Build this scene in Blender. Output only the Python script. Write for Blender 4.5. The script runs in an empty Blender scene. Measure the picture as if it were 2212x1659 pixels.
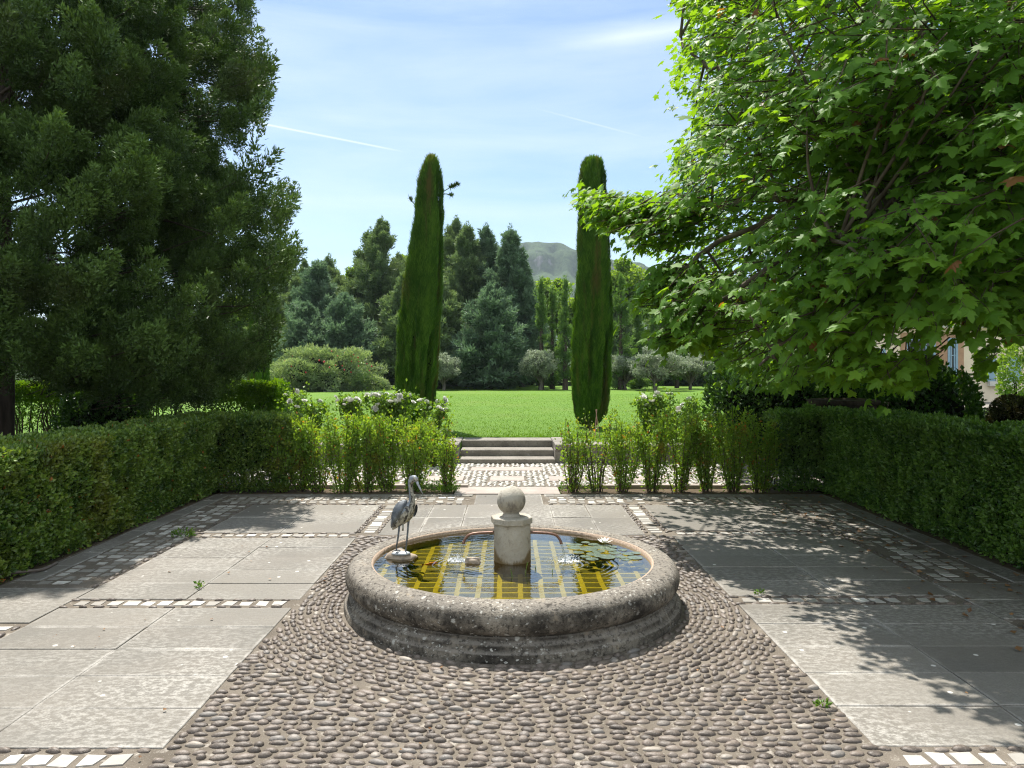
import bpy, math, random
import numpy as np
R = math.radians
rng = np.random.default_rng(11)
random.seed(11)
S = bpy.context.scene
col = S.collection
F_, CX, HY, CH = 1611.0, 1102.0, 797.0, 1.7      # lens and horizon of the photograph (2212 px wide units)
BX, BY = 0.016, 5.53                              # fountain centre

def W(x, y, Y):
    return np.array([(x - CX) * Y / F_, Y, CH - (y - HY) * Y / F_])
def proj(P):
    P = np.asarray(P); d = np.maximum(P[..., 1], .1)
    return CX + F_ * P[..., 0] / d, HY - F_ * (P[..., 2] - CH) / d
def inpoly(x, y, poly):
    poly = np.array(poly, float); n = len(poly); r = np.zeros(x.shape, bool); j = n - 1
    for i in range(n):
        xi, yi = poly[i]; xj, yj = poly[j]
        c = ((yi > y) != (yj > y)) & (x < (xj - xi) * (y - yi) / (yj - yi + 1e-9) + xi)
        r ^= c; j = i
    return r
def nrm(v):
    return v / np.maximum(np.linalg.norm(v, axis=-1, keepdims=True), 1e-9)
def hash3(i):
    h = (i[..., 0] * 374761393 + i[..., 1] * 668265263 + i[..., 2] * 2147483647 * 3 + 1274126177) & 0xffffffff
    h = ((h ^ (h >> 13)) * 1274126177) & 0xffffffff
    return ((h ^ (h >> 16)) & 0xffff) / 65535.0
def vnoise(P):
    P = np.asarray(P, float); i = np.floor(P).astype(np.int64); f = P - i; f = f * f * (3 - 2 * f); r = 0
    for a in (0, 1):
        for b in (0, 1):
            for c in (0, 1):
                w = (f[..., 0] if a else 1 - f[..., 0]) * (f[..., 1] if b else 1 - f[..., 1]) * (f[..., 2] if c else 1 - f[..., 2])
                r = r + w * hash3(i + np.array([a, b, c]))
    return r
def rdir(n):
    return nrm(rng.normal(size=(n, 3)))

# ---------------------------------------------------------------- objects
def tag(o, label=None, cat=None, group=None, kind=None):
    if label: o['label'] = label
    if cat: o['category'] = cat
    if group: o['group'] = group
    if kind: o['kind'] = kind
    return o
def empty(name, loc, label, cat, group=None, rz=0):
    o = bpy.data.objects.new(name, None); col.objects.link(o); o.location = loc; o.rotation_euler.z = rz
    o.empty_display_size = .1
    return tag(o, label, cat, group)
def link(name, me, parent=None):
    o = bpy.data.objects.new(name, me); col.objects.link(o)
    if parent is not None: o.parent = parent
    return o
class G:
    """collects pieces: vertices, faces of any size, one 'var' number per vertex and one 'edge' number"""
    def __init__(s): s.v = []; s.f = []; s.n = 0; s.var = []; s.edge = []; s.mi = []
    def add(s, V, Fs, var=.5, edge=0., mi=0):
        V = np.asarray(V, float).reshape(-1, 3); s.v.append(V)
        s.var.append(np.broadcast_to(np.asarray(var, float), (len(V),)).copy())
        s.edge.append(np.broadcast_to(np.asarray(edge, float), (len(V),)).copy())
        if not isinstance(Fs, (list, tuple)): Fs = [Fs]
        for f in Fs:
            f = np.asarray(f, np.int64)
            if f.ndim == 1: f = f[None]
            s.f.append(f + s.n); s.mi.append(np.full(len(f), mi, np.int32))
        s.n += len(V)
    def build(s, name, mats, parent=None, smooth=False, off=None):
        V = np.concatenate(s.v)
        if off is not None: V = V - np.asarray(off)
        me = bpy.data.meshes.new(name)
        me.vertices.add(len(V)); me.vertices.foreach_set('co', V.astype(np.float32).ravel())
        loops = np.concatenate([f.ravel() for f in s.f]).astype(np.int32)
        tot = np.concatenate([np.full(len(f), f.shape[1], np.int32) for f in s.f])
        st = np.concatenate([[0], np.cumsum(tot)[:-1]]).astype(np.int32)
        me.loops.add(len(loops)); me.loops.foreach_set('vertex_index', loops)
        me.polygons.add(len(tot)); me.polygons.foreach_set('loop_start', st)
        mi = np.concatenate(s.mi)
        me.polygons.foreach_set('material_index', mi)
        me.polygons.foreach_set('use_smooth', np.full(len(tot), smooth, bool))
        a = me.attributes.new('var', 'FLOAT', 'POINT'); a.data.foreach_set('value', np.concatenate(s.var).astype(np.float32))
        e = np.concatenate(s.edge)
        if e.any():
            a = me.attributes.new('edge', 'FLOAT', 'POINT'); a.data.foreach_set('value', e.astype(np.float32))
        me.update(calc_edges=True); me.validate()
        for m in (mats if isinstance(mats, (list, tuple)) else [mats]): me.materials.append(m)
        return link(name, me, parent)
    def inst(s, T, TF, pos, X, Y, Z, sc, var, mi=0):
        """copies of the template T at pos with axes X,Y,Z"""
        pos = np.asarray(pos); N = len(pos); k = len(T)
        if N == 0: return
        sc = np.broadcast_to(np.asarray(sc, float).reshape(-1, 1) if np.ndim(sc) < 2 else np.asarray(sc, float), (N, 3))
        V = pos[:, None] + T[None, :, 0:1] * (X * sc[:, 0:1])[:, None] + T[None, :, 1:2] * (Y * sc[:, 1:2])[:, None] + T[None, :, 2:3] * (Z * sc[:, 2:3])[:, None]
        fs = []
        for f in (TF if isinstance(TF, (list, tuple)) else [TF]):
            f = np.asarray(f); fs.append((f[None] + (np.arange(N) * k)[:, None, None]).reshape(-1, f.shape[1]))
        s.add(V, fs, np.repeat(np.broadcast_to(var, (N,)), k), 0., mi)
def frame(Y, up):
    Y = nrm(Y); Z = up - (up * Y).sum(-1, keepdims=True) * Y; Z = nrm(Z + 1e-6 * np.array([.3, .5, .2])); X = np.cross(Y, Z)
    return X, Y, Z
def tube(P, r, seg=7, cap=True):
    P = np.asarray(P, float); n = len(P); r = np.broadcast_to(np.asarray(r, float), (n,))
    T = np.gradient(P, axis=0); T = nrm(T); ref = np.array([0, 0, 1.]) if abs(T[0, 2]) < .9 else np.array([1., 0, 0])
    V = []
    for i in range(n):
        a = nrm(np.cross(T[i], ref)); b = np.cross(T[i], a); ref = b if False else ref
        if abs(np.dot(T[i], ref)) > .97: ref = np.array([0, 1., 0])
        t = np.arange(seg) * 2 * math.pi / seg
        V.append(P[i] + r[i] * (np.cos(t)[:, None] * a + np.sin(t)[:, None] * b))
    V = np.concatenate(V); f = []
    for i in range(n - 1):
        for j in range(seg):
            k = (j + 1) % seg; f.append((i * seg + j, i * seg + k, (i + 1) * seg + k, (i + 1) * seg + j))
    fs = [np.array(f)]
    if cap: fs += [np.array([list(range(seg))[::-1]]), np.array([[(n - 1) * seg + j for j in range(seg)]])]
    return V, fs
def curve(pts, n=10):
    pts = np.asarray(pts, float); t = np.linspace(0, len(pts) - 1, n); out = []
    for u in t:
        i = min(int(u), len(pts) - 2); f = u - i
        p0 = pts[max(i - 1, 0)]; p1 = pts[i]; p2 = pts[i + 1]; p3 = pts[min(i + 2, len(pts) - 1)]
        out.append(.5 * (2 * p1 + (p2 - p0) * f + (2 * p0 - 5 * p1 + 4 * p2 - p3) * f * f + (3 * p1 - p0 - 3 * p2 + p3) * f ** 3))
    return np.array(out)
def lathe(prof, seg=48, cx=0, cy=0, wob=0):
    V = []; n = len(prof)
    for r, z in prof:
        t = np.arange(seg) * 2 * math.pi / seg
        V.append(np.stack([cx + r * np.cos(t), cy + r * np.sin(t), np.full(seg, z)], -1))
    V = np.concatenate(V); f = []
    for i in range(n - 1):
        for j in range(seg):
            k = (j + 1) % seg; f.append((i * seg + j, i * seg + k, (i + 1) * seg + k, (i + 1) * seg + j))
    return V, np.array(f)
def box(x0, x1, y0, y1, z0, z1):
    V = np.array([(x, y, z) for z in (z0, z1) for y in (y0, y1) for x in (x0, x1)], float)
    return V, np.array([(0, 2, 3, 1), (4, 5, 7, 6), (0, 1, 5, 4), (1, 3, 7, 5), (3, 2, 6, 7), (2, 0, 4, 6)])
def sphere(c, r, nu=16, nv=10, rr=None):
    V = []; c = np.asarray(c); rr = np.asarray(rr if rr is not None else (r, r, r))
    for i in range(nv + 1):
        a = math.pi * i / nv
        for j in range(nu):
            b = 2 * math.pi * j / nu; V.append(c + rr * np.array([math.sin(a) * math.cos(b), math.sin(a) * math.sin(b), -math.cos(a)]))
    f = [(i * nu + j, i * nu + (j + 1) % nu, (i + 1) * nu + (j + 1) % nu, (i + 1) * nu + j) for i in range(nv) for j in range(nu)]
    return np.array(V), np.array(f)

# ---------------------------------------------------------------- materials
class M:
    def __init__(s, name):
        s.m = bpy.data.materials.new(name); s.m.use_nodes = True; s.t = s.m.node_tree; s.t.nodes.clear()
        s.out = s.t.nodes.new('ShaderNodeOutputMaterial')
    def n(s, typ, props=None, **inp):
        nd = s.t.nodes.new('ShaderNode' + typ)
        for k, v in (props or {}).items(): setattr(nd, k, v)
        for k, v in inp.items():
            key = k.replace('_', ' ')
            if key not in nd.inputs: key = int(k[1:]) if k[0] == 'i' and k[1:].isdigit() else key
            s.set(nd.inputs[key], v)
        return nd
    def set(s, sock, v):
        if hasattr(v, 'outputs'): v = v.outputs[0]
        if isinstance(v, bpy.types.NodeSocket): s.t.links.new(v, sock)
        else:
            if sock.type == 'RGBA' and len(v) == 3: v = (*v, 1)
            sock.default_value = v
    def math(s, op, a, b=0., c=0.):
        return s.n('Math', {'operation': op}, i0=a, i1=b, i2=c)
    def ramp(s, fac, stops, interp='LINEAR'):
        r = s.n('ValToRGB', Fac=fac); e = r.color_ramp.elements; r.color_ramp.interpolation = interp
        while len(e) < len(stops): e.new(.5)
        for k, (p, c) in enumerate(stops):
            e[k].position = p; e[k].color = (*c, 1) if hasattr(c, '__len__') else (c, c, c, 1)
        return r
    def mix(s, fac, a, b, mode='MIX'):
        m = s.n('Mix', {'data_type': 'RGBA', 'blend_type': mode}); s.set(m.inputs[0], fac); s.set(m.inputs[6], a); s.set(m.inputs[7], b)
        return m.outputs[2]
    def attr(s, name): return s.n('Attribute', {'attribute_name': name}).outputs['Fac']
    def noise(s, scale, detail=4, rough=.55, vec=None, dist=0):
        nd = s.n('TexNoise', Scale=scale, Detail=detail, Roughness=rough, Distortion=dist)
        s.set(nd.inputs['Vector'], vec if vec is not None else s.pos())
        return nd.outputs[0]
    def pos(s):
        if not hasattr(s, '_p'): s._p = s.n('NewGeometry').outputs['Position']
        return s._p
    def scaled(s, v): return s.n('VectorMath', {'operation': 'MULTIPLY'}, i0=s.pos(), i1=v).outputs[0]
    def bump(s, h, dist=.01, strength=1., nrm=None):
        b = s.n('Bump', Height=h, Distance=dist, Strength=strength)
        if nrm is not None: s.set(b.inputs['Normal'], nrm)
        return b.outputs[0]
    def bsdf(s, color, rough=.7, spec=.4, metal=0., normal=None):
        p = s.n('BsdfPrincipled'); s.set(p.inputs['Base Color'], color); s.set(p.inputs['Roughness'], rough)
        s.set(p.inputs['Specular IOR Level'], spec); s.set(p.inputs['Metallic'], metal)
        if normal is not None: s.set(p.inputs['Normal'], normal)
        return p
    def done(s, sh):
        s.set(s.out.inputs['Surface'], sh); return s.m

def foliage(name, dark, light, trans=.35, tmul=(1.5, 1.6, .6), rough=.5, spec=.3, patch=None, accent=None):
    m = M(name); v = m.attr('var')
    c = m.mix(v, dark, light)
    if patch:
        sc, pc, amt, thr = patch
        nz = m.noise(1., 3, .6, m.scaled(sc if hasattr(sc, '__len__') else (sc,) * 3))
        k = m.ramp(nz, [(thr, 0.), (thr + .16, amt)])
        c = m.mix(k.outputs[0], c, pc)
    if accent:   # a few leaves of another colour
        k = m.math('GREATER_THAN', m.math('FRACT', m.math('MULTIPLY', v, 977.0)), 1 - accent[1])
        c = m.mix(k, c, accent[0])
    t = m.mix(1., c, tmul, 'MULTIPLY')
    p = m.bsdf(c, rough, spec)
    tr = m.n('BsdfTranslucent', Color=t)
    mx = m.n('MixShader', Fac=trans, i1=p, i2=tr)
    return m.done(mx)
def bark(name, dark, light, sc=(9, 9, 2), bump=.03):
    m = M(name); nz = m.noise(1., 6, .65, m.scaled(sc))
    c = m.ramp(nz, [(.3, dark), (.7, light)])
    return m.done(m.bsdf(c, .85, .2, normal=m.bump(nz, bump)))
def plain(name, c, rough=.6, spec=.4, metal=0., var=.25, sc=20, bump=.003):
    m = M(name); nz = m.noise(sc, 5, .6)
    cc = m.ramp(nz, [(.25, tuple(x * (1 - var) for x in c)), (.75, tuple(min(1, x * (1 + var)) for x in c))])
    return m.done(m.bsdf(cc, rough, spec, metal, m.bump(nz, bump)))

MT = {}
MT['plane'] = foliage('plane_leaf', (.078, .185, .022), (.16, .315, .044), .5, (2.1, 1.75, .32), .5, .22, accent=((.2, .1, .045), .007))
MT['conifer'] = foliage('conifer_needles', (.018, .043, .011), (.12, .205, .045), .12, (1.3, 1.3, .6), .6, .25, patch=(.9, (.07, .085, .03), .6, .55))
MT['box'] = foliage('box_leaf', (.038, .095, .016), (.19, .285, .05), .3, (1.6, 1.6, .5), .38, .5, patch=(1.1, (.2, .185, .03), .55, .54), accent=((.35, .13, .03), .006))
MT['boxdark'] = foliage('box_leaf_deep', (.035, .105, .017), (.18, .31, .055), .3, (1.6, 1.6, .5), .38, .5, patch=(1.3, (.11, .125, .028), .35, .57))
MT['shrub'] = foliage('sparse_box_leaf', (.085, .185, .024), (.24, .36, .06), .48, (1.7, 1.6, .4), .45, .35, patch=(4., (.33, .21, .055), .6, .57), accent=((.4, .17, .04), .022))
MT['cypress'] = foliage('clipped_cypress', (.045, .12, .012), (.13, .25, .028), .3, (1.6, 1.5, .4), .6, .2, patch=((3.4, 3.4, .5), (.17, .12, .052), .75, .52))
MT['pinefar'] = foliage('far_conifer', (.055, .105, .045), (.165, .24, .105), .3, (1.3, 1.3, .7), .6, .25, patch=(.25, (.2, .26, .11), .5, .52))
MT['pineblue'] = foliage('blue_conifer', (.055, .105, .062), (.155, .235, .145), .3, (1.2, 1.3, .9), .6, .25, patch=(.3, (.17, .24, .15), .5, .52))
MT['youngpine'] = foliage('young_pine', (.06, .13, .035), (.16, .27, .07), .35, (1.4, 1.4, .6), .6, .25)
MT['decid'] = foliage('far_broadleaf', (.08, .16, .025), (.21, .32, .055), .45, (1.7, 1.6, .5), .5, .3)
MT['olive'] = foliage('olive_leaf', (.15, .18, .12), (.38, .42, .32), .3, (1.1, 1.2, .9), .5, .4)
MT['oleander'] = foliage('oleander_leaf', (.1, .17, .065), (.34, .4, .235), .35, (1.3, 1.4, .6), .45, .4)
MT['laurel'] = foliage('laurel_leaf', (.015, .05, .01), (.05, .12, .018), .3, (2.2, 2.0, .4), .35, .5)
MT['rose'] = foliage('rose_leaf', (.07, .16, .025), (.2, .31, .055), .45, (1.7, 1.6, .4), .4, .4)
MT['euonymus'] = foliage('bright_hedge_leaf', (.05, .13, .01), (.15, .26, .02), .4, (1.8, 1.7, .4), .4, .4)
MT['brownball'] = foliage('dull_box_leaf', (.03, .045, .015), (.085, .085, .03), .2, (1.3, 1.2, .5), .5, .3, patch=(3., (.1, .06, .025), .6, .5))
MT['weed'] = foliage('weed_leaf', (.06, .14, .02), (.16, .24, .05), .35)
MT['bark'] = bark('grey_brown_bark', (.02, .015, .011), (.085, .065, .05))
MT['planebark'] = bark('mottled_plane_bark', (.05, .038, .027), (.2, .17, .125), (5, 5, 3), .01)
MT['stem'] = bark('shrub_stem', (.035, .025, .016), (.12, .09, .06), (30, 30, 12), .003)
MT['olivebark'] = bark('olive_bark', (.05, .045, .04), (.2, .18, .15), (6, 6, 2), .02)
MT['core'] = plain('dark_hedge_heart', (.008, .01, .006), .9, .05)  # near-black solids added inside foliage to block light; inner stems share it
MT['copper'] = plain('rusty_copper', (.17, .09, .062), .45, .5, .35, .4, 60, .001)
MT['petal'] = plain('white_petal', (.85, .85, .8), .5, .3, 0, .06, 60, .001)
MT['yellow'] = plain('yellow_stamen', (.7, .5, .08), .6, .3)
MT['rock'] = plain('warm_river_stone', (.3, .24, .18), .6, .4, 0, .45, 22, .004)
MT['hose'] = plain('brown_hose', (.14, .11, .09), .5, .4)
MT['soil'] = plain('soil', (.10, .075, .05), .95, .1, 0, .4, 12, .02)

def slab_mat():
    m = M('limestone_slab'); v = m.attr('var'); e = m.attr('edge')
    base = m.ramp(v, [(0., (.105, .098, .084)), (1., (.178, .166, .143))])
    n1 = m.noise(1.7, 5, .6); n2 = m.noise(1., 6, .7, m.scaled((22, 32, 9))); n3 = m.noise(90, 3, .6)
    c = m.mix(m.ramp(n1, [(.35, 0.), (.65, 1.)]), base, m.mix(.4, base, (.19, .165, .135)))
    # mottled pale bloom, flaky along the bedding, and white lime along the joints
    k = m.math('MULTIPLY', m.ramp(n2, [(.45, 0.), (.58, 1.)]), m.ramp(m.noise(.9, 3, .5), [(.42, .08), (.66, .85)]))
    c = m.mix(k, c, (.35, .333, .3))
    ee = m.math('ADD', m.math('MULTIPLY', e, .8), m.math('MULTIPLY', m.math('SUBTRACT', m.noise(5, 4, .65), .5), 1.5))
    ew = m.math('MULTIPLY', m.ramp(ee, [(.5, 0.), (.95, 1.)]), m.ramp(m.noise(.8, 3, .6), [(.42, .1), (.62, .75)]))
    c = m.mix(ew, c, (.48, .455, .415))
    c = m.mix(m.ramp(n3, [(.35, .4), (.55, 0.)]), c, (.1, .09, .08))
    sp = m.n('TexVoronoi', Scale=9.0, Vector=m.pos())
    k2 = m.math('MULTIPLY', m.ramp(sp.outputs['Distance'], [(.10, 1.), (.15, 0.)]), m.math('GREATER_THAN', m.n('SeparateColor', i0=sp.outputs['Color']).outputs[0], .8))
    c = m.mix(k2, c, (.55, .53, .49))
    h = m.math('ADD', m.math('MULTIPLY', n2, .7), m.math('MULTIPLY', n3, .3))
    return m.done(m.bsdf(c, .72, .35, normal=m.bump(h, .006)))
def mortar_mat():
    m = M('sandy_mortar'); n1 = m.noise(3, 5, .6); n2 = m.noise(130, 3, .7); n3 = m.noise(11, 5, .7)
    c = m.ramp(n1, [(.3, (.105, .088, .069)), (.7, (.185, .159, .128))])
    c = m.mix(m.ramp(n3, [(.57, 0.), (.68, .75)]), c, (.42, .385, .335))
    c = m.mix(m.ramp(n2, [(.62, 0.), (.7, .8)]), c, (.45, .42, .38))
    c = m.mix(m.ramp(n2, [(.3, .6), (.4, 0.)]), c, (.07, .055, .045))
    h = m.math('ADD', m.math('MULTIPLY', n2, .4), n3)
    return m.done(m.bsdf(c, .92, .2, normal=m.bump(h, .012)))
def pebble_mat():
    m = M('brown_river_pebble'); v = m.attr('var'); n1 = m.noise(40, 4, .65); n2 = m.noise(220, 2, .6)
    c = m.ramp(v, [(0., (.062, .049, .039)), (.4, (.108, .087, .07)), (.65, (.152, .121, .097)), (.85, (.15, .137, .124)), (1., (.28, .245, .205))])
    c = m.mix(m.ramp(n1, [(.5, 0.), (.72, .6)]), c, (.25, .205, .175))
    c = m.mix(m.ramp(n2, [(.64, 0.), (.72, .7)]), c, (.36, .33, .3))
    return m.done(m.bsdf(c, .55, .45, normal=m.bump(n1, .004)))
def sett_mat():
    m = M('white_marble_sett'); v = m.attr('var'); n1 = m.noise(16, 5, .65)
    c = m.ramp(v, [(0., (.19, .175, .15)), (.4, (.31, .292, .262)), (1., (.58, .555, .51))])
    c = m.mix(m.ramp(n1, [(.45, 0.), (.75, .7)]), c, (.26, .235, .205))
    return m.done(m.bsdf(c, .55, .45, normal=m.bump(n1, .004)))
def white_pebble_mat():
    m = M('white_pebble'); v = m.attr('var')
    c = m.ramp(v, [(0., (.3, .275, .24)), (.5, (.44, .415, .375)), (1., (.6, .58, .535))])
    return m.done(m.bsdf(c, .5, .4))
def basin_mat():
    m = M('lichen_stained_stone'); n1 = m.noise(4.5, 6, .68); n2 = m.noise(38, 5, .7); sz = m.n('SeparateXYZ', i0=m.pos()).outputs[2]
    c = m.ramp(n1, [(.34, (.03, .026, .021)), (.48, (.115, .1, .08)), (.64, (.28, .245, .195))])
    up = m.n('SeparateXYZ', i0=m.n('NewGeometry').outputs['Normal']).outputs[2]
    c = m.mix(m.math('MULTIPLY', m.ramp(m.math('ADD', up, m.math('MULTIPLY', n2, .5)), [(.75, 0.), (1.25, 1.)]), .6), c, (.31, .28, .24))   # upward faces mixed paler
    c = m.mix(m.ramp(n2, [(.5, 0.), (.62, .75)]), c, (.02, .017, .014))
    c = m.mix(m.ramp(m.noise(9, 5, .7), [(.6, 0.), (.72, .6)]), c, (.3, .23, .15))
    for sc, th, r0 in ((16, .8, .16), (34, .7, .2), (60, .8, .22)):
        w = m.n('VectorMath', {'operation': 'ADD'}, i0=m.pos(), i1=m.n('VectorMath', {'operation': 'SCALE'}, i0=m.n('TexNoise', Scale=sc * 1.5, Detail=2.).outputs[1], Scale=.03).outputs[0])
        sp = m.n('TexVoronoi', Scale=float(sc), Vector=w.outputs[0])
        k = m.math('MULTIPLY', m.ramp(sp.outputs['Distance'], [(r0, 1.), (r0 + .12, 0.)]), m.math('GREATER_THAN', m.n('SeparateColor', i0=sp.outputs['Color']).outputs[0], th))
        k = m.math('MULTIPLY', k, m.ramp(m.noise(2.2, 3, .6), [(.42, .1), (.6, .95)]))
        c = m.mix(k, c, (.5, .48, .43))
    h = m.math('ADD', n2, m.math('MULTIPLY', m.noise(120, 4, .7), .6))
    return m.done(m.bsdf(c, .88, .25, normal=m.bump(h, .012)))
def pillar_mat():
    m = M('pale_limestone'); n1 = m.noise(5, 6, .65); n2 = m.noise(45, 5, .7); xyz = m.n('SeparateXYZ', i0=m.pos())
    c = m.ramp(n1, [(.3, (.30, .265, .205)), (.7, (.44, .41, .35))])
    c = m.mix(m.ramp(n2, [(.58, 0.), (.75, .5)]), c, (.16, .14, .11))
    st = m.noise(1., 5, .7, m.scaled((9, 9, 5)))
    c = m.mix(m.ramp(st, [(.56, 0.), (.68, .75)]), c, (.12, .10, .085))
    side = m.math('MULTIPLY', m.math('POWER', m.math('ABSOLUTE', m.math('MULTIPLY', m.math('SUBTRACT', xyz.outputs[0], BX), 7.3)), 3.), .1)
    wl = m.math('SUBTRACT', m.math('ADD', m.math('ADD', .26, side), m.math('MULTIPLY', m.noise(1., 6, .7, m.scaled((34, 34, 8))), .1)), xyz.outputs[2])
    c = m.mix(m.ramp(m.math('MULTIPLY', wl, 14.), [(.0, 0.), (.4, .9)]), c, (.13, .085, .03))    # wet, algae-stained foot
    return m.done(m.bsdf(c, .8, .3, normal=m.bump(m.math('ADD', n2, n1), .005)))
def lining_mat():
    m = M('salmon_render'); n2 = m.noise(60, 4, .7)
    c = m.ramp(n2, [(.3, (.27, .19, .135)), (.7, (.46, .36, .275))])
    return m.done(m.bsdf(c, .8, .3, normal=m.bump(n2, .004)))
def floor_mat():
    m = M('olive_pool_tiles'); w_ = m.n('VectorMath', {'operation': 'SCALE'}, i0=m.n('TexNoise', Scale=9., Detail=3.).outputs[1], Scale=.022); xyz = m.n('SeparateXYZ', i0=m.n('VectorMath', {'operation': 'ADD'}, i0=m.pos(), i1=w_.outputs[0]).outputs[0]); n1 = m.noise(7, 5, .7)
    def line(o, per, w, off):
        a = m.math('FRACT', m.math('DIVIDE', m.math('ADD', xyz.outputs[o], 40 + off), per))
        return m.math('LESS_THAN', a, w / per)
    k = m.math('MAXIMUM', line(0, .142, .034, -.02), line(1, .118, .022, 0.))
    c = m.ramp(n1, [(.3, (.045, .037, .004)), (.7, (.095, .08, .008))])
    c = m.mix(k, c, m.ramp(n1, [(.3, (.24, .19, .012)), (.7, (.42, .34, .028))]))
    return m.done(m.bsdf(c, .8, .3))
def water_mat():
    m = M('pool_water'); xyz = m.n('SeparateXYZ', i0=m.pos()); h = None
    for (x, y) in ((-.38, 5.42), (.385, 5.42)):
        dx = m.math('SUBTRACT', xyz.outputs[0], x); dy = m.math('SUBTRACT', xyz.outputs[1], y)
        d = m.math('SQRT', m.math('ADD', m.math('MULTIPLY', dx, dx), m.math('MULTIPLY', dy, dy)))
        d = m.math('ADD', d, m.math('MULTIPLY', m.noise(6, 2, .5), .05))
        wv = m.math('MULTIPLY', m.math('SINE', m.math('MULTIPLY', d, 150.)), m.math('POWER', 2.718, m.math('MULTIPLY', d, -4.2)))
        h = wv if h is None else m.math('ADD', h, wv)
    h = m.math('ADD', m.math('MULTIPLY', h, .00075), m.math('MULTIPLY', m.noise(1., 3, .5, m.scaled((13, 22, 1))), .0016))
    b = m.bump(h, 1., 1.)
    fr = m.n('Fresnel', IOR=1.95); m.set(fr.inputs['Normal'], b)
    gl = m.n('BsdfGlossy', Color=(1, 1, 1), Roughness=.0); m.set(gl.inputs['Normal'], b)
    tr = m.n('BsdfTransparent', Color=(.86, .84, .5))
    return m.done(m.n('MixShader', Fac=fr, i1=tr, i2=gl))
def jet_mat():
    m = M('clear_falling_water')
    fr = m.n('LayerWeight', Blend=.45)
    gl = m.n('BsdfGlossy', Color=(1, 1, 1), Roughness=.08); tr = m.n('BsdfTransparent', Color=(.93, .95, .95))
    return m.done(m.n('MixShader', Fac=m.math('MULTIPLY', fr.outputs['Facing'], .8), i1=tr, i2=gl))
def foam_mat():
    m = M('white_water'); p = m.bsdf((.8, .83, .85), .2, .6)
    tr = m.n('BsdfTransparent', Color=(1, 1, 1))
    return m.done(m.n('MixShader', Fac=.65, i1=tr, i2=p))
def lawn_mat():
    m = M('mown_lawn'); n1 = m.noise(.16, 4, .6); n2 = m.noise(1., 4, .65, m.scaled((6, 3, 6))); n3 = m.noise(1., 3, .7, m.scaled((45, 22, 40)))
    c = m.ramp(n1, [(.3, (.085, .19, .007)), (.7, (.125, .24, .01))])
    c = m.mix(m.ramp(n2, [(.35, 0.), (.7, .55)]), c, (.145, .255, .02))
    c = m.mix(m.ramp(m.noise(1., 3, .6, m.scaled((.5, .22, .5))), [(.5, 0.), (.72, .5)]), c, (.165, .22, .035))
    mow = m.math('SINE', m.math('MULTIPLY', m.math('ADD', m.n('SeparateXYZ', i0=m.pos()).outputs[1], m.math('MULTIPLY', m.n('SeparateXYZ', i0=m.pos()).outputs[0], .18)), 2.6))
    c = m.mix(m.math('MULTIPLY', m.ramp(mow, [(.35, 0.), (.65, 1.)]), .22), c, (.075, .165, .008))
    c = m.mix(m.ramp(n3, [(.3, .55), (.6, 0.)]), c, (.06, .145, .008))
    c = m.mix(m.ramp(n3, [(.62, 0.), (.75, .5)]), c, (.2, .3, .045))
    return m.done(m.bsdf(c, .75, .2, normal=m.bump(m.math('ADD', n3, n2), .05)))
def ground_mat():
    m = M('garden_ground'); n1 = m.noise(.8, 5, .6); n2 = m.noise(30, 4, .7)
    c = m.ramp(n1, [(.35, (.09, .07, .045)), (.65, (.07, .1, .03))])
    c = m.mix(m.ramp(n2, [(.4, .5), (.6, 0.)]), c, (.03, .025, .018))
    return m.done(m.bsdf(c, .95, .1, normal=m.bump(n2, .02)))
def step_mat():
    m = M('old_step_stone'); n1 = m.noise(3, 5, .65); n2 = m.noise(30, 5, .7)
    c = m.ramp(n1, [(.3, (.16, .145, .125)), (.7, (.30, .275, .24))])
    c = m.mix(m.ramp(n2, [(.55, 0.), (.68, .7)]), c, (.07, .06, .05))
    c = m.mix(m.ramp(m.noise(14, 4, .7), [(.62, 0.), (.7, .6)]), c, (.42, .4, .36))
    return m.done(m.bsdf(c, .85, .25, normal=m.bump(n2, .01)))
def pink_mat():
    m = M('pink_stone_flag'); n1 = m.noise(3, 5, .65); n2 = m.noise(40, 4, .7)
    c = m.ramp(n1, [(.3, (.27, .228, .2)), (.7, (.38, .325, .29))])
    c = m.mix(m.ramp(n2, [(.6, 0.), (.75, .5)]), c, (.2, .16, .13))
    return m.done(m.bsdf(c, .75, .3, normal=m.bump(n2, .004)))
def hill_mat():
    m = M('limestone_hillside'); g = m.n('NewGeometry'); up = m.n('SeparateXYZ', i0=g.outputs['Normal']).outputs[2]
    n1 = m.noise(.012, 6, .65); n2 = m.noise(1., 5, .7, m.scaled((.07, .07, .016))); n3 = m.noise(.12, 4, .7)
    rock = m.ramp(n2, [(.35, (.07, .07, .068)), (.65, (.19, .187, .178))])
    green = m.ramp(n3, [(.35, (.018, .04, .014)), (.7, (.055, .09, .032))])
    k = m.ramp(m.math('ADD', m.math('MULTIPLY', m.math('SUBTRACT', n1, .5), 2.2), m.math('SUBTRACT', up, .18)), [(.0, 0.), (.12, 1.)])
    return m.done(m.bsdf(m.mix(k, rock, green), .95, .1, normal=m.bump(n2, 4.)))
def heron_mat(name, cols, metal=.35):
    m = M(name); n1 = m.noise(26, 5, .65); n2 = m.noise(110, 4, .7)
    c = m.ramp(n1, [(.3, cols[0]), (.55, cols[1]), (.75, cols[2])])
    c = m.mix(m.ramp(n2, [(.55, 0.), (.7, .6)]), c, tuple(x * .35 for x in cols[0]))
    return m.done(m.bsdf(c, .42, .5, metal, m.bump(n2, .003)))
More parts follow.
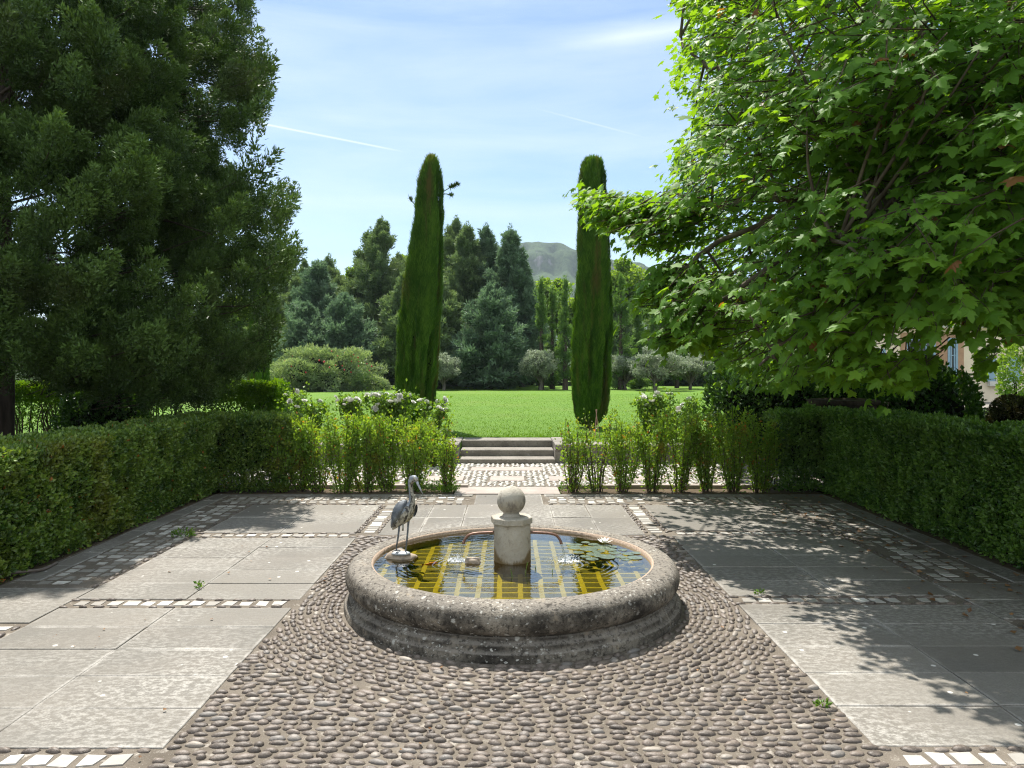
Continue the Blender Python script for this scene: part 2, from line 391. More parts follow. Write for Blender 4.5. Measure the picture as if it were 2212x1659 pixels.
def chest_mat():
    m = M('flaking_paint'); n1 = m.noise(1., 4, .7, m.scaled((45, 45, 22)))
    c = m.ramp(n1, [(.44, (.03, .028, .026)), (.54, (.36, .34, .28)), (.75, (.5, .5, .46))])
    return m.done(m.bsdf(c, .5, .5, .1, m.bump(n1, .003)))
for k, f in dict(slab=slab_mat, mortar=mortar_mat, pebble=pebble_mat, sett=sett_mat, wpebble=white_pebble_mat, basin=basin_mat, pillar=pillar_mat,
                 lining=lining_mat, pool=floor_mat, water=water_mat, jet=jet_mat, foam=foam_mat, lawn=lawn_mat, ground=ground_mat, step=step_mat,
                 pink=pink_mat, hill=hill_mat, chest=chest_mat).items(): MT[k] = f()
MT['heron'] = heron_mat('grey_painted_metal', [(.12, .14, .16), (.24, .27, .30), (.42, .45, .47)])
MT['herondark'] = heron_mat('dark_wing_metal', [(.07, .075, .085), (.13, .145, .16), (.26, .29, .31)])
MT['beak'] = heron_mat('pale_beak_metal', [(.25, .27, .29), (.4, .42, .44), (.55, .56, .56)])
MT['wall'] = plain('cream_render', (.74, .63, .49), .9, .2, 0, .12, 1.2, .004)
MT['shutter'] = plain('pale_blue_paint', (.24, .36, .47), .5, .4, 0, .08, 10, .001)
MT['frame'] = plain('white_joinery', (.6, .58, .54), .5, .4, 0, .08, 10, .001)
MT['quoin'] = plain('terracotta_surround', (.42, .26, .17), .85, .2, 0, .15, 5, .003)
MT['rooftile'] = plain('terracotta_tile', (.45, .3, .22), .85, .2, 0, .3, 4, .02)
MT['cane'] = plain('pinkish_cane', (.42, .27, .2), .7, .3)
MT['fish'] = plain('orange_fish', (.8, .22, .03), .4, .5)
MT['redflower'] = plain('red_blossom', (.55, .05, .07), .6, .3)
MT['lily'] = plain('bronze_lily_leaf', (.10, .13, .085), .25, .7, 0, .5, 30, .002)
MT['deadleaf'] = foliage('dead_leaf', (.12, .06, .025), (.3, .17, .08), .2, (1.3, 1.1, .8))
def glass_mat():
    m = M('dark_window_glass'); return m.done(m.bsdf((.02, .025, .03), .06, .6))
MT['glass'] = glass_mat()

# ---------------------------------------------------------------- ground and paving
g = G(); g.add([(-1100, -50, -.06), (1100, -50, -.06), (1100, 1880, -.06), (-1100, 1880, -.06)], [[0, 1, 2, 3]])
tag(g.build('ground', MT['ground']), kind='structure')

LZ = .32
g = G()
V, f = box(-90, -.93, 13.85, 150, -.05, LZ); g.add(V, f)
V, f = box(-.93, .83, 14.83, 150, -.05, LZ); g.add(V, f)
V, f = box(.83, 90, 13.85, 150, -.05, LZ); g.add(V, f)
tag(g.build('lawn', MT['lawn']), kind='structure')
# grass blades where the turf is nearest
n = 90000
P = np.stack([rng.uniform(-9, 11, n), 14.87 + 26 * rng.random(n) ** 2.6, np.full(n, LZ)], -1)
D = nrm(np.stack([rng.normal(0, .35, n), rng.normal(0, .35, n), np.ones(n)], -1)); X, Y, Z = frame(D, rdir(n))
g = G(); g.inst(np.array([(-.006, 0, 0), (.006, 0, 0), (0, .032, 0)]), np.array([[0, 1, 2]]), P, X, Y, Z, rng.uniform(.5, 1.3, n), rng.random(n))
MT['grass'] = foliage('grass_blade', (.095, .2, .008), (.15, .265, .018), .35, (1.5, 1.4, .4), .5, .3)
tag(g.build('grass', MT['grass']), 'short mown grass on the lawn above the steps', 'grass', kind='stuff')

g = G()
T_, TF_ = None, None
# mortar bed under the whole terrace
g.add([(-4.02, 1.6, -.008), (4.27, 1.6, -.008), (4.27, 10.16, -.008), (-4.02, 10.16, -.008)], [[0, 1, 2, 3]], .5, 0, 0)
# river pebbles: rings round the basin, then straight rows
def pebble_T():
    V = []; nu, nv = 9, 4
    for i in range(nv):
        a = (math.pi / 2 + .25) * (1 - i / nv)
        for j in range(nu):
            b = 2 * math.pi * j / nu; V.append((math.sin(a) * math.cos(b), math.sin(a) * math.sin(b), math.cos(a)))
    V.append((0, 0, 1)); f = [(i * nu + j, i * nu + (j + 1) % nu, (i + 1) * nu + (j + 1) % nu, (i + 1) * nu + j) for i in range(nv - 1) for j in range(nu)]
    t = [((nv - 1) * nu + j, (nv - 1) * nu + (j + 1) % nu, nv * nu) for j in range(nu)]
    return np.array(V), [np.array(f), np.array(t)]
PT, PF = pebble_T()
def pebbles(g, P, A, lx, ly, hz, var, mi=1, z=-.008):
    n = len(P); c, s = np.cos(A), np.sin(A); o = np.zeros(n)
    X = np.stack([c, s, o], -1); Y = np.stack([-s, c, o], -1); Z = np.stack([rng.normal(0, .1, n), rng.normal(0, .1, n), np.ones(n)], -1)
    P3 = np.concatenate([P, np.full((n, 1), z)], 1)
    T = PT[None] * (1 + .05 * rng.normal(size=(n, len(PT), 1)) * (PT[None, :, 2:3] < 1.1)) ; 
    Vv = P3[:, None] + T[..., 0:1] * (X * lx[:, None])[:, None] + T[..., 1:2] * (Y * ly[:, None])[:, None] + T[..., 2:3] * (Z * hz[:, None])[:, None]
    k = len(PT); fs = [(f_[None] + (np.arange(n) * k)[:, None, None]).reshape(-1, f_.shape[1]) for f_ in PF]
    g.add(Vv, fs, np.repeat(var, k), 0, mi)
def inner(x, y): return -1.535 < x < 1.63 and 1.75 < y < 7.62
pts, ang, L_, W_ = [], [], [], []
def course(f, length, pitch):           # one course of pebbles laid end to end along the curve f(t) -> x, y, angle
    t = -rng.random() * .08; prev = 0.
    while t < length:
        l = float(np.clip(rng.normal(.037, .008), .02, .056)); t += prev + l + rng.uniform(.003, .02); prev = l
        x, y, a = f(t); x += rng.normal(0, .003); y += rng.normal(0, .006)
        if inner(x, y) and rng.random() > .015: pts.append((x, y)); ang.append(a + rng.normal(0, .13)); L_.append(l * 1.03); W_.append(pitch * .5 * rng.uniform(.66, .98))
for k in range(13):
    r = 1.262 + .05 * k
    course(lambda t: (BX + r * math.cos(t / r), BY + r * math.sin(t / r), t / r + math.pi / 2), 2 * math.pi * r, .05)
RO = r + .025
for k in range(-10, 130):
    y0 = 1.95 + .05 * k; n0 = len(pts)
    course(lambda t: (-1.54 + t, y0 + .06 * math.sin((-1.54 + t) * 1.7 + y0 * .9) + .05 * (vnoise(np.array([t * 1.1, y0 * .6, 2.])) - .5), .1 * math.cos((-1.54 + t) * 1.7 + y0 * .9)), 3.2, .05)
    for j in range(len(pts) - 1, n0 - 1, -1):
        if math.hypot(pts[j][0] - BX, pts[j][1] - BY) < RO:
            for q in (pts, ang, L_, W_): q.pop(j)
P = np.array(pts); n = len(P)
pebbles(g, P, np.array(ang), np.array(L_), np.array(W_), rng.uniform(.012, .02, n), np.clip(rng.normal(.45, .24, n), 0, 1))
# lines of dark pebbles edging the sett strips
pts, ang = [], []
def row(x0, x1, y0, y1):
    L = math.hypot(x1 - x0, y1 - y0); a = math.atan2(y1 - y0, x1 - x0); t = 0
    while t < L:
        if rng.random() > .08: pts.append((x0 + (x1 - x0) * t / L + rng.normal(0, .006), y0 + (y1 - y0) * t / L + rng.normal(0, .006))); ang.append(a + rng.normal(0, .15))
        t += rng.uniform(.1, .15)
strips = [(-3.2, -1.6, 3.15, 3.35), (-3.2, -1.57, 5.32, 5.52), (-3.2, -1.57, 7.52, 7.75), (1.68, 3.34, 3.16, 3.36), (1.67, 3.34, 5.4, 5.6), (1.67, 3.34, 7.62, 7.84)]
for (x0, x1, y0, y1) in strips: row(x0, x1, y0 + .02, y0 + .02); row(x0, x1, y1 - .02, y1 - .02)
for xc in (-1.47, 1.525): row(xc - .1, xc - .1, 7.8, 9.33); row(xc + .1, xc + .1, 7.8, 9.33); row(xc - .13, xc - .13, 7.8, 9.33)
for yy in (9.37,): row(-3.9, -.55, yy, yy); row(.5, 4.1, yy, yy)
for xx in (-3.25, 3.4):
    for (a_, b_) in ((3.2, 5.0), (5.85, 9.3)): row(xx, xx, a_, b_)
P = np.array(pts); n = len(P); lx = rng.uniform(.03, .05, n)
pebbles(g, P, np.array(ang), lx, lx * .5, rng.uniform(.012, .02, n), np.clip(rng.normal(.3, .2, n), 0, 1))
tag(g.build('pebble_paving', [MT['mortar'], MT['pebble']], smooth=True), kind='structure')

def slab(g, x0, x1, y0, y1, var, top=0., gap=.0025, low=.09):
    x0 += gap; x1 -= gap; y0 += gap; y1 -= gap; top += rng.normal(0, .0012); i = min(.05, (x1 - x0) * .3, (y1 - y0) * .3); b = .0035
    q = lambda d, z: [(x0 + d, y0 + d, z), (x1 - d, y0 + d, z), (x1 - d, y1 - d, z), (x0 + d, y1 - d, z)]
    V = np.array(q(0, top - low) + q(0, top - b) + q(b, top) + q(i, top))
    V[:, :2] += np.tile(rng.normal(0, .0025, (4, 2)), (4, 1))
    f = [(k * 4 + j, k * 4 + (j + 1) % 4, (k + 1) * 4 + (j + 1) % 4, (k + 1) * 4 + j) for k in range(3) for j in range(4)] + [(12, 13, 14, 15)]
    g.add(V, np.array(f), var, np.array([1.] * 12 + [0.] * 4))
g = G()
def field(xs, ys):
    for a in range(len(xs) - 1):
        for b in range(len(ys) - 1): slab(g, xs[a], xs[a + 1], ys[b], ys[b + 1], rng.random(), rng.normal(0, .0015))
lx_, rx_ = [-3.21, -2.395, -1.555], [1.648, 2.475, 3.35]
field(lx_, np.linspace(3.35, 5.31, 6)); field(lx_, np.linspace(5.52, 7.51, 6)); field(lx_, np.linspace(1.2, 3.13, 6))
field(rx_, np.linspace(3.37, 5.38, 6)); field(rx_, np.linspace(5.6, 7.62, 6)); field(rx_, np.linspace(1.2, 3.14, 6))
field([-3.21, -2.4, -1.61], [7.76, 8.56, 9.33]); field([1.66, 2.48, 3.35], [7.85, 8.56, 9.33])
field([-1.36, -.95, -.53, -.02, .49, .93, 1.39], [7.66, 8.54, 9.33])
field([-.46, .0, .42], [9.34, 10.1])
field([-3.98, -3.22], [5.0, 5.4, 5.8]); field([3.36, 4.24], [5.08, 5.5, 5.93])
field([3.2, 4.24], [9.4, 10.1])
field([-3.98, -3.78], np.linspace(6.0, 10.1, 10)); field([4.02, 4.24], np.linspace(5.95, 9.38, 9)); field([-3.98, -3.78], np.linspace(2.5, 4.95, 6)); field([4.02, 4.24], np.linspace(2.5, 5.05, 6))
field(np.linspace(-3.76, -.5, 7), [9.98, 10.12]); field(np.linspace(.46, 3.2, 6), [9.98, 10.12])
tag(g.build('slab_paving', MT['slab']), kind='structure')

g = G()
def sett(x, y, w, d):
    z = rng.normal(-.003, .0015); j = lambda: rng.normal(0, .006); q = [(x - w + j(), y - d + j()), (x + w + j(), y - d + j()), (x + w + j(), y + d + j()), (x - w + j(), y + d + j())]
    V = [(a, b, -.02) for a, b in q] + [(x + (a - x) * .96, y + (b - y) * .96, z) for a, b in q]
    g.add(V, np.array([(0, 1, 5, 4), (1, 2, 6, 5), (2, 3, 7, 6), (3, 0, 4, 7), (4, 5, 6, 7)]), np.clip(rng.normal(.58, .3), 0, 1) if rng.random() > .22 else .15)
for (x0, x1, y0, y1) in strips:
    x = x0 + .09
    while x < x1 - .05:
        if rng.random() > .05: sett(x, (y0 + y1) / 2, rng.uniform(.036, .05), .045)
        x += .117 + rng.uniform(-.006, .006)
for xc in (-1.47, 1.525):
    y = 7.8
    while y < 9.3:
        if rng.random() > .06: sett(xc, y, .06, rng.uniform(.034, .046))
        y += .112
for (x0, x1, y0, y1, dn) in ((-3.76, -3.3, 3.2, 4.95, .9), (-3.76, -3.3, 5.9, 9.3, .82), (3.46, 3.99, 6.0, 9.3, .62), (3.46, 3.99, 3.2, 5.0, .8), (-3.7, -.55, 9.44, 9.95, .8), (.5, 3.1, 9.44, 9.95, .85)):
    yy = y0 + .05
    while yy < y1:
        xx = x0 + .05 + rng.uniform(-.01, .01)
        while xx < x1:
            if rng.random() < dn * (.7 + .75 * vnoise(np.array([xx * 1.7, yy * 1.7, 3.]))): sett(xx, yy, rng.uniform(.036, .052), rng.uniform(.032, .044))
            xx += .125
        yy += .118
tag(g.build('sett_paving', MT['sett']), kind='structure')

# path to the steps: pink flags and white pebble mosaic
g = G()
for (x0, x1) in ((-.76, -.02), (-.02, .68)): slab(g, x0, x1, 10.13, 10.74, .5, .006)
flags = [(-.31, .22, 11.3, 11.78), (-.67, .54, 12.42, 12.87), (-1.3, -.72, 11.3, 11.78), (.6, 1.2, 11.3, 11.78)]
for xx in np.arange(1.9, 6, 1.3): flags.append((xx, xx + .55, 11.3, 11.78))
for xx in np.arange(-5.2, -1.5, 1.3): flags.append((xx, xx + .55, 11.3, 11.78))
for (x0, x1, y0, y1) in flags: slab(g, x0, x1, y0, y1, .5, .008)
for xx in np.arange(.74, 6.2, .8): slab(g, xx, xx + .8, 10.66, 10.8, .5, .04)
for xx in np.arange(-6.2, -.82, .8): slab(g, xx, xx + .8, 10.66, 10.8, .5, .04)
tag(g.build('pink_flag_paving', MT['pink']), kind='structure')
g = G()
g.add([(-6.5, 10.8, -.004), (6.5, 10.8, -.004), (6.5, 13.45, -.004), (-6.5, 13.45, -.004)], [[0, 1, 2, 3]], .5, 0, 0)
g.add([(-.76, 10.7, -.005), (.7, 10.7, -.005), (.7, 10.81, -.005), (-.76, 10.81, -.005)], [[0, 1, 2, 3]], .5, 0, 0)
pts, ang = [], []
y = 10.84
while y < 13.4:
    x = -5.5
    while x < 5.8:
        if not any(a - .02 < x < b + .02 and c - .02 < y < d + .02 for a, b, c, d in flags) and (abs(x) < 1.4 or rng.random() < .8):
            pts.append((x + rng.normal(0, .01), y + rng.normal(0, .01))); ang.append(7 * vnoise(np.array([x * 1.3, y * 1.3, 7.])) - 3)
        x += .088
    y += .075
P = np.array(pts); n = len(P); lx = rng.uniform(.034, .05, n)
pebbles(g, P, np.array(ang), lx, rng.uniform(.018, .028, n), rng.uniform(.015, .024, n), rng.random(n), 1, -.004)
tag(g.build('pebble_mosaic_path', [MT['mortar'], MT['wpebble']], smooth=True), kind='structure')

# soil beds beneath the hedges
g = G()
for (x0, x1, y0, y1) in ((-8, -4.03, 1, 10.6), (4.28, 9, 1, 10.6), (-8, -.79, 10.17, 10.65), (.71, 9, 10.17, 10.65)):
    g.add([(x0, y0, -.012), (x1, y0, -.012), (x1, y1, -.012), (x0, y1, -.012)], [[0, 1, 2, 3]])
tag(g.build('soil_bed', MT['soil']), kind='structure')

# steps and retaining wall
g = G()
def bev(g, x0, x1, y0, y1, z0, z1, b=.012, var=.5):
    V = []
    for (d, z) in ((0, z0), (0, z1 - b), (b, z1)): V += [(x0 + d, y0 + d, z), (x1 - d, y0 + d, z), (x1 - d, y1 - d, z), (x0 + d, y1 - d, z)]
    f = [(k * 4 + j, k * 4 + (j + 1) % 4, (k + 1) * 4 + (j + 1) % 4, (k + 1) * 4 + j) for k in range(2) for j in range(4)] + [(8, 9, 10, 11), (3, 2, 1, 0)]
    g.add(V, np.array(f), var)
st = empty('garden_steps', (-.06, 14.1, 0), 'worn grey stone steps rising from the pebble mosaic to the lawn', 'steps')
tops = [(13.36, 13.82, .088), (13.82, 14.31, .205), (14.31, 14.85, .335)]
for (a, b, z) in tops:
    g = G(); bev(g, -.925, .805, a - .02, b + .02 if z < .3 else b, -.05 if z < .1 else z - .125, z)
    g.build('step', MT['step'], st, off=(-.06, 14.1, 0))
for sx, nm in ((-1, 'shrubs with white roses above'), (1, 'sparse thin shrubs near the bare canes')):
    x0, x1 = ((-9, -.93) if sx < 0 else (.81, 9))
    rw = empty('retaining_wall', ((x0 + x1) / 2, 13.7, 0), 'low stone retaining wall with pale coping behind the ' + nm, 'wall', 'low walls either side of the steps')
    o = ((x0 + x1) / 2, 13.7, 0)
    g = G(); bev(g, x0, x1, 13.42, 13.84, -.05, .255); g.build('wall_face', MT['step'], rw, off=o)
    g = G()
    for xx in np.arange(x0, x1 - .1, .9): bev(g, xx + .004, min(xx + .9, x1) - .004, 13.38, 13.9, .257, .345, .01)
    g.build('coping', MT['step'], rw, off=o)
    if True:
        xa = -.93 if sx < 0 else .81
        g = G(); bev(g, xa - (.24 if sx < 0 else 0), xa + (.24 if sx > 0 else 0), 13.905, 14.85, -.05, .345); g.build('cheek_wall', MT['step'], rw, off=o)

# ---------------------------------------------------------------- fountain
WZ = .284
ft = empty('fountain', (BX, BY, 0), 'round weathered stone fountain basin with a pale pillar and ball in the middle', 'fountain')
prof = [(1.222, -.02), (1.222, .035), (1.214, .045), (1.196, .055), (1.19, .075), (1.182, .088), (1.165, .094), (1.155, .11), (1.15, .122)]
for k in range(13):
    a = -math.pi * .42 + k * (math.pi * .92) / 12
    prof.append((1.118 + .094 * math.cos(a), .218 + .096 * math.sin(a)))
prof += [(1.06, .315), (1.035, .313), (1.028, .306)]
V, f = lathe(prof, 120); V[:, 2] += .0035 * (vnoise(V * 3.1 + 5) - .5); rr = 1 + .006 * (vnoise(V * 2.3) - .5); V[:, :2] *= rr[:, None]
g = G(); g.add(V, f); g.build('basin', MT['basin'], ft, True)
g = G(); V, f = lathe([(1.03, .309), (1.016, .305), (1.012, .26), (1.012, .21)], 96); g.add(V, f); g.build('basin_lining', MT['lining'], ft, True)
g = G(); V, f = lathe([(1.0125, .212), (.0, .212)], 64); g.add(V, f); g.build('pool_floor', MT['pool'], ft)
g = G(); V, f = lathe([(.147, .05), (.139, .2), (.136, .4), (.135, .563)], 32); g.add(V, f); pil = g.build('pillar', MT['pillar'], ft, True)
g = G(); oc = [(.134, .562), (.155, .564), (.157, .567), (.157, .604), (.152, .609), (.0, .611)]
V, f = lathe(oc, 8, -.006, 0); a = R(22.5 + 10); c_, s_ = math.cos(a), math.sin(a); V[:, :2] = V[:, :2] @ np.array([[c_, s_], [-s_, c_]]); g.add(V, f); g.build('pillar_cap', MT['pillar'], pil)
V, f = lathe([(.068, .611), (.064, .621), (.058, .63)] + [(.1065 * math.sin(t), .726 - .1065 * math.cos(t)) for t in np.linspace(.6, math.pi, 20)], 36, -.008, 0)
g = G(); g.add(V, f); g.build('ball_finial', MT['pillar'], pil, True)
for sx in (-1, 1):
    pz = .487
    P = curve([(sx * .125, 0, pz + .003), (sx * .2, -.005, pz), (sx * .275, -.01, pz - .004), (sx * .325, -.014, pz - .018), (sx * .352, -.018, pz - .05), (sx * .362, -.02, pz - .078)], 18)
    g = G(); V, f = tube(P, .0098, 10); g.add(V, f); V, f = tube([(sx * .132, 0, pz + .002), (sx * .139, 0, pz + .002)], .016, 12); g.add(V, f)
    V, f = tube([P[-3], P[-1] + (P[-1] - P[-2]) * .3], .0115, 10); g.add(V, f)
    sp = g.build('spout', MT['copper'], ft, True)
# water
V, f = lathe([(1.0115, WZ), (.8, WZ), (.6, WZ), (.4, WZ), (.2, WZ), (.0, WZ)], 96, BX, BY)
g = G(); g.add(V, f); tag(g.build('water', MT['water'], None, True), kind='structure')
for sx in (-1, 1):
    x0 = BX + sx * .363; y0 = BY - .021; P = []
    for t in np.linspace(0, 1, 12): P.append((x0 + sx * .026 * t, y0 - .012 * t, .402 - (.402 - WZ) * t ** 1.35))
    P = np.array(P); g = G()
    for dx, r in ((0, .0062), (.006, .004), (-.005, .003)):
        Q = P + np.array([dx, .003 * np.sign(dx), 0]); Q[:, 0] += rng.normal(0, .0012, 12); V, f = tube(Q, r * (1 + .25 * rng.normal(size=12)), 7); g.add(V, f)
    o = g.build('water_jet', MT['jet'], None, True)
    tag(o, 'thin stream of water falling from the %s copper spout' % ('left' if sx < 0 else 'right'), 'water jet', 'water falling from the two spouts')
    g = G(); xs = P[-1, 0]
    n = 230; r = np.abs(rng.normal(0, .055, n)) + .002; a = rng.random(n) * 6.283
    C = np.stack([xs + sx * .012 + 1.5 * r * np.cos(a), P[-1, 1] + r * np.sin(a) * 1.1, WZ + .003 + np.abs(rng.normal(0, .02, n)) * np.exp(-r * 7)], -1)
    for c in C:
        rad = rng.uniform(.0012, .0036); V, f = sphere(c, rad, 6, 4, (rad, rad, rad * rng.uniform(.8, 2.2))); g.add(V, f)
    for k in range(46):
        c = (xs + sx * .01 + rng.normal(0, .035), P[-1, 1] + rng.normal(0, .026), WZ + .001); rad = rng.uniform(.006, .015)
        V, f = sphere(c, rad, 8, 4, (rad, rad, rad * .45)); g.add(V, f)
    tag(g.build('splash', MT['foam'], None, True), 'white splash where the %s jet meets the pool' % ('left' if sx < 0 else 'right'), 'splash', kind='stuff')
# stones in the pool
def stone(name, c, rr, label, seed, mat='rock'):
    V, f = sphere((0, 0, 0), 1, 22, 14, rr); V *= (1 + .5 * (vnoise(V / max(rr) * 1.7 + seed) - .5) + .2 * (vnoise(V / max(rr) * 4.5 + seed) - .5))[:, None]
    g = G(); g.add(V, f); o = g.build(name, MT[mat], None, True); o.location = c; return tag(o, label, 'stone')
c = W(1022, 1202, 5.5); stone('stone', (c[0], 5.46, WZ - .0), (.062, .05, .034), 'smooth brown stone breaking the surface beside the left jet', 3.1)
c = W(868, 1203, 5.6); hx, hy = c[0], 5.6
stone('stone', (hx, hy + .01, WZ - .012), (.125, .075, .06), 'tawny flat stone on which the metal heron stands', 8.2)
# fish, lilies, shoots
V = []; P = np.array([(-.05, 0, 0), (-.035, 0, 0), (-.01, 0, 0), (.025, 0, 0), (.045, 0, 0), (.055, 0, 0)]); V, f = tube(P, [.003, .006, .012, .013, .008, .001], 8); V[:, 1] *= .6
g = G(); g.add(V, f); g.add([(-.048, 0, 0), (-.078, .0, .014), (-.07, 0, 0), (-.078, 0, -.014)], [[0, 1, 2, 3]])
fx = W(900, 1190, 5.62); o = g.build('goldfish', MT['fish'], None, True); o.location = (fx[0] + .12, 5.5, .262); o.rotation_euler.z = .5; tag(o, 'orange goldfish just under the surface beside the heron stone', 'fish')
lw = empty('water_lily', (BX + .66, BY + .12, WZ), 'water lily with floating bronze green pads and one pale yellow bloom', 'water lily')
padpos = [(1530, 590, .05), (1560, 613, .075), (1665, 620, .10), (1590, 650, .05), (1700, 590, .055), (1640, 575, .045), (1770, 620, .075), (1740, 600, .06), (1700, 660, .07), (1760, 675, .07), (1640, 680, .05), (1830, 630, .06), (1800, 600, .045), (1800, 685, .085),
          (1860, 650, .06), (1920, 630, .045), (1910, 685, .05), (1960, 660, .06), (2010, 690, .075), (2020, 655, .05), (1850, 610, .04), (1950, 700, .05), (1580, 590, .05), (1730, 645, .05), (1690, 700, .06), (1760, 640, .04)]
for k, (zx, zy, r) in enumerate(padpos):
    x, y = (1380 + .4973 * zx) / 1.736, (1750 + .4973 * zy) / 1.736
    Y = (CH - WZ) * F_ / (y - HY); X = (x - CX) * Y / F_; r = r * .8
    a0 = rng.random() * 6.28; t = a0 + np.linspace(.14, 6.14, 18); z = .002 + .0008 * (k % 7) + .012 * r * np.sin(t * 2 + k)
    ring = np.stack([X + r * np.cos(t), Y + r * np.sin(t) * .95, WZ + z], -1); ri = np.stack([X + .6 * r * np.cos(t), Y + .6 * r * np.sin(t), np.full(18, WZ + .002 + .0008 * (k % 7))], -1)
    g = G(); V = np.concatenate([[(X + .05 * r * math.cos(a0), Y + .05 * r * math.sin(a0), WZ + .0018 + .0008 * (k % 7))], ri, ring])
    f4 = [(1 + i, 19 + i, 20 + i, 2 + i) for i in range(17)]; f3 = [(0, 1 + i, 2 + i) for i in range(17)]
    g.add(V, [np.array(f4), np.array(f3)], rng.random()); g.build('lily_pad', MT['lily'], lw, True, off=(BX + .66, BY + .12, WZ))
x, y = (1380 + .4973 * 1780) / 1.736, (1750 + .4973 * 590) / 1.736; Y = (CH - WZ) * F_ / (y - HY); X = (x - CX) * Y / F_
g = G(); n = 22; az = np.arange(n) * 2.4; el = np.linspace(.25, 1.25, n); D = np.stack([np.cos(az) * np.cos(el), np.sin(az) * np.cos(el), np.sin(el)], -1)
Xa, Ya, Za = frame(D, np.tile((0, 0, 1.), (n, 1)))
g.inst(np.array([(0, 0, 0), (.16, .5, .05), (0, 1, 0.1), (-.16, .5, .05)]), np.array([[0, 1, 2, 3]]), np.tile((X, Y, WZ + .012), (n, 1)), Xa, Ya, Za, np.linspace(.075, .045, n), .5)
bl = g.build('lily_flower', MT['petal'], lw, off=(BX + .66, BY + .12, WZ))
V, f = sphere((X, Y, WZ + .026), .012, 8, 6); g = G(); g.add(V, f); g.build('stamens', MT['yellow'], bl, True, off=(BX + .66, BY + .12, WZ))
for k, (zx, zy, h) in enumerate([(1090, 830, .05), (1185, 800, .07), (1265, 775, .02), (1387, 800, .03)]):
    x, y = (1380 + .4973 * zx) / 1.736, (1750 + .4973 * zy) / 1.736; Y = (CH - WZ) * F_ / (y - HY); X = (x - CX) * Y / F_
    g = G(); n = int(300 * h) + 8; t = rng.random(n); a = rng.random(n) * 6.28; D = nrm(np.stack([np.cos(a), np.sin(a), np.full(n, .9)], -1)); Xa, Ya, Za = frame(D, np.tile((0, 0, 1.), (n, 1)))
    g.inst(np.array([(-.1, 0, 0), (.1, 0, 0), (0, 1, 0)]), np.array([[0, 1, 2]]), np.stack([X + .25 * h * t * (k % 2 * 2 - 1), np.full(n, Y), WZ + h * t], -1), Xa, Ya, Za, .012 + .01 * h, rng.random(n))
    V, f = tube([(X, Y, WZ - .02), (X + .25 * h * (k % 2 * 2 - 1), Y, WZ + h)], .002, 5); g.add(V, f)
    tag(g.build('water_weed', MT['weed']), ['feathery green shoot in front of the pillar, the more leftward and bushy', 'taller feathery shoot close to the front right of the pillar foot', 'tiny green shoot right of the pillar in open water', 'small thin shoot standing below the right jet'][k], 'water weed', 'green shoots in the pool')

# ---------------------------------------------------------------- heron statue
hr = empty('heron_statue', (hx, hy, WZ + .04), 'grey metal heron statue standing on a stone in the pool', 'statue')
u = .000543
def H(zx, zy, d=0.): return np.array([(zx - 390) * u, -d, (1385 - zy) * u])     # body profile, d = towards the viewer
def loft(secs, seg=14):
    C = np.array([s[0] for s in secs]); T = nrm(np.gradient(C, axis=0)); V = []
    for i, (c, w, h) in enumerate(secs):
        b = nrm(np.cross(T[i], np.array([.35, 1., .05]))); a = nrm(np.cross(b, T[i])); t = np.arange(seg) * 2 * math.pi / seg
        V.append(c + (w * u * np.cos(t))[:, None] * a + (h * u * np.sin(t))[:, None] * b)
    n = len(secs); f = [(i * seg + j, i * seg + (j + 1) % seg, (i + 1) * seg + (j + 1) % seg, (i + 1) * seg + j) for i in range(n - 1) for j in range(seg)]
    return np.concatenate(V), [np.array(f), np.array([list(range(seg))[::-1]]), np.array([[(n - 1) * seg + j for j in range(seg)]])]
body = [(H(262, 1072), 10, 10), (H(285, 1040), 34, 28), (H(318, 990), 62, 60), (H(360, 930), 92, 98), (H(405, 870), 110, 122), (H(450, 820, .008), 112, 122), (H(492, 775, .016), 92, 98), (H(518, 735, .022), 66, 68), (H(532, 690, .026), 48, 50),
        (H(537, 630, .028), 38, 40), (H(531, 570, .028), 33, 36), (H(523, 510, .028), 30, 33), (H(518, 450, .03), 30, 34), (H(524, 400, .034), 36, 42), (H(545, 360, .04), 46, 52), (H(578, 352, .048), 44, 48), (H(605, 372, .054), 30, 34), (H(618, 392, .057), 20, 20)]
V, f = loft(body); g = G(); g.add(V, f); hb = g.build('body', [MT['heron'], MT['chest']], hr, True)
me = hb.data                                                     # flaking breast and front of the neck
for p in me.polygons:
    c = p.center
    nn = p.normal
    if c[2] < .57 and nn[0] + -nn[1] * .6 > .35 and c[0] > -.03: p.material_index = 1
    elif c[2] < .26 and nn[2] < -.1: p.material_index = 1
g = G(); V, f = loft([(H(608, 385, .056), 19, 20), (H(628, 430, .062), 15, 18), (H(660, 490, .07), 10, 12), (H(702, 568, .08), 2, 2)], 10); g.add(V, f); g.build('beak', MT['beak'], hr, True)
for s in (-1, 1):
    V, f = sphere(H(566, 373, .045) + np.array([.008 * s + .004, -.022 * (s > 0) + .02 * (s < 0), .0]), .0045, 8, 6); g = G(); g.add(V, f); g.build('eye', MT['glass'], hr, True)
def wing(pts, d0, d1, mat):
    P = np.array(pts, float); c = P.mean(0); g = G(); n = len(P)
    ring = [H(x, y, d0) for x, y in P]; mid = [H(c[0] + (x - c[0]) * .62, c[1] + (y - c[1]) * .62, d1) for x, y in P]
    V = np.array(ring + mid + [H(c[0], c[1], d1 + (d1 - d0) * .15)])
    f4 = [(j, (j + 1) % n, n + (j + 1) % n, n + j) for j in range(n)]; f3 = [(n + j, n + (j + 1) % n, 2 * n) for j in range(n)]
    g.add(V, [np.array(f4), np.array(f3)]); return g
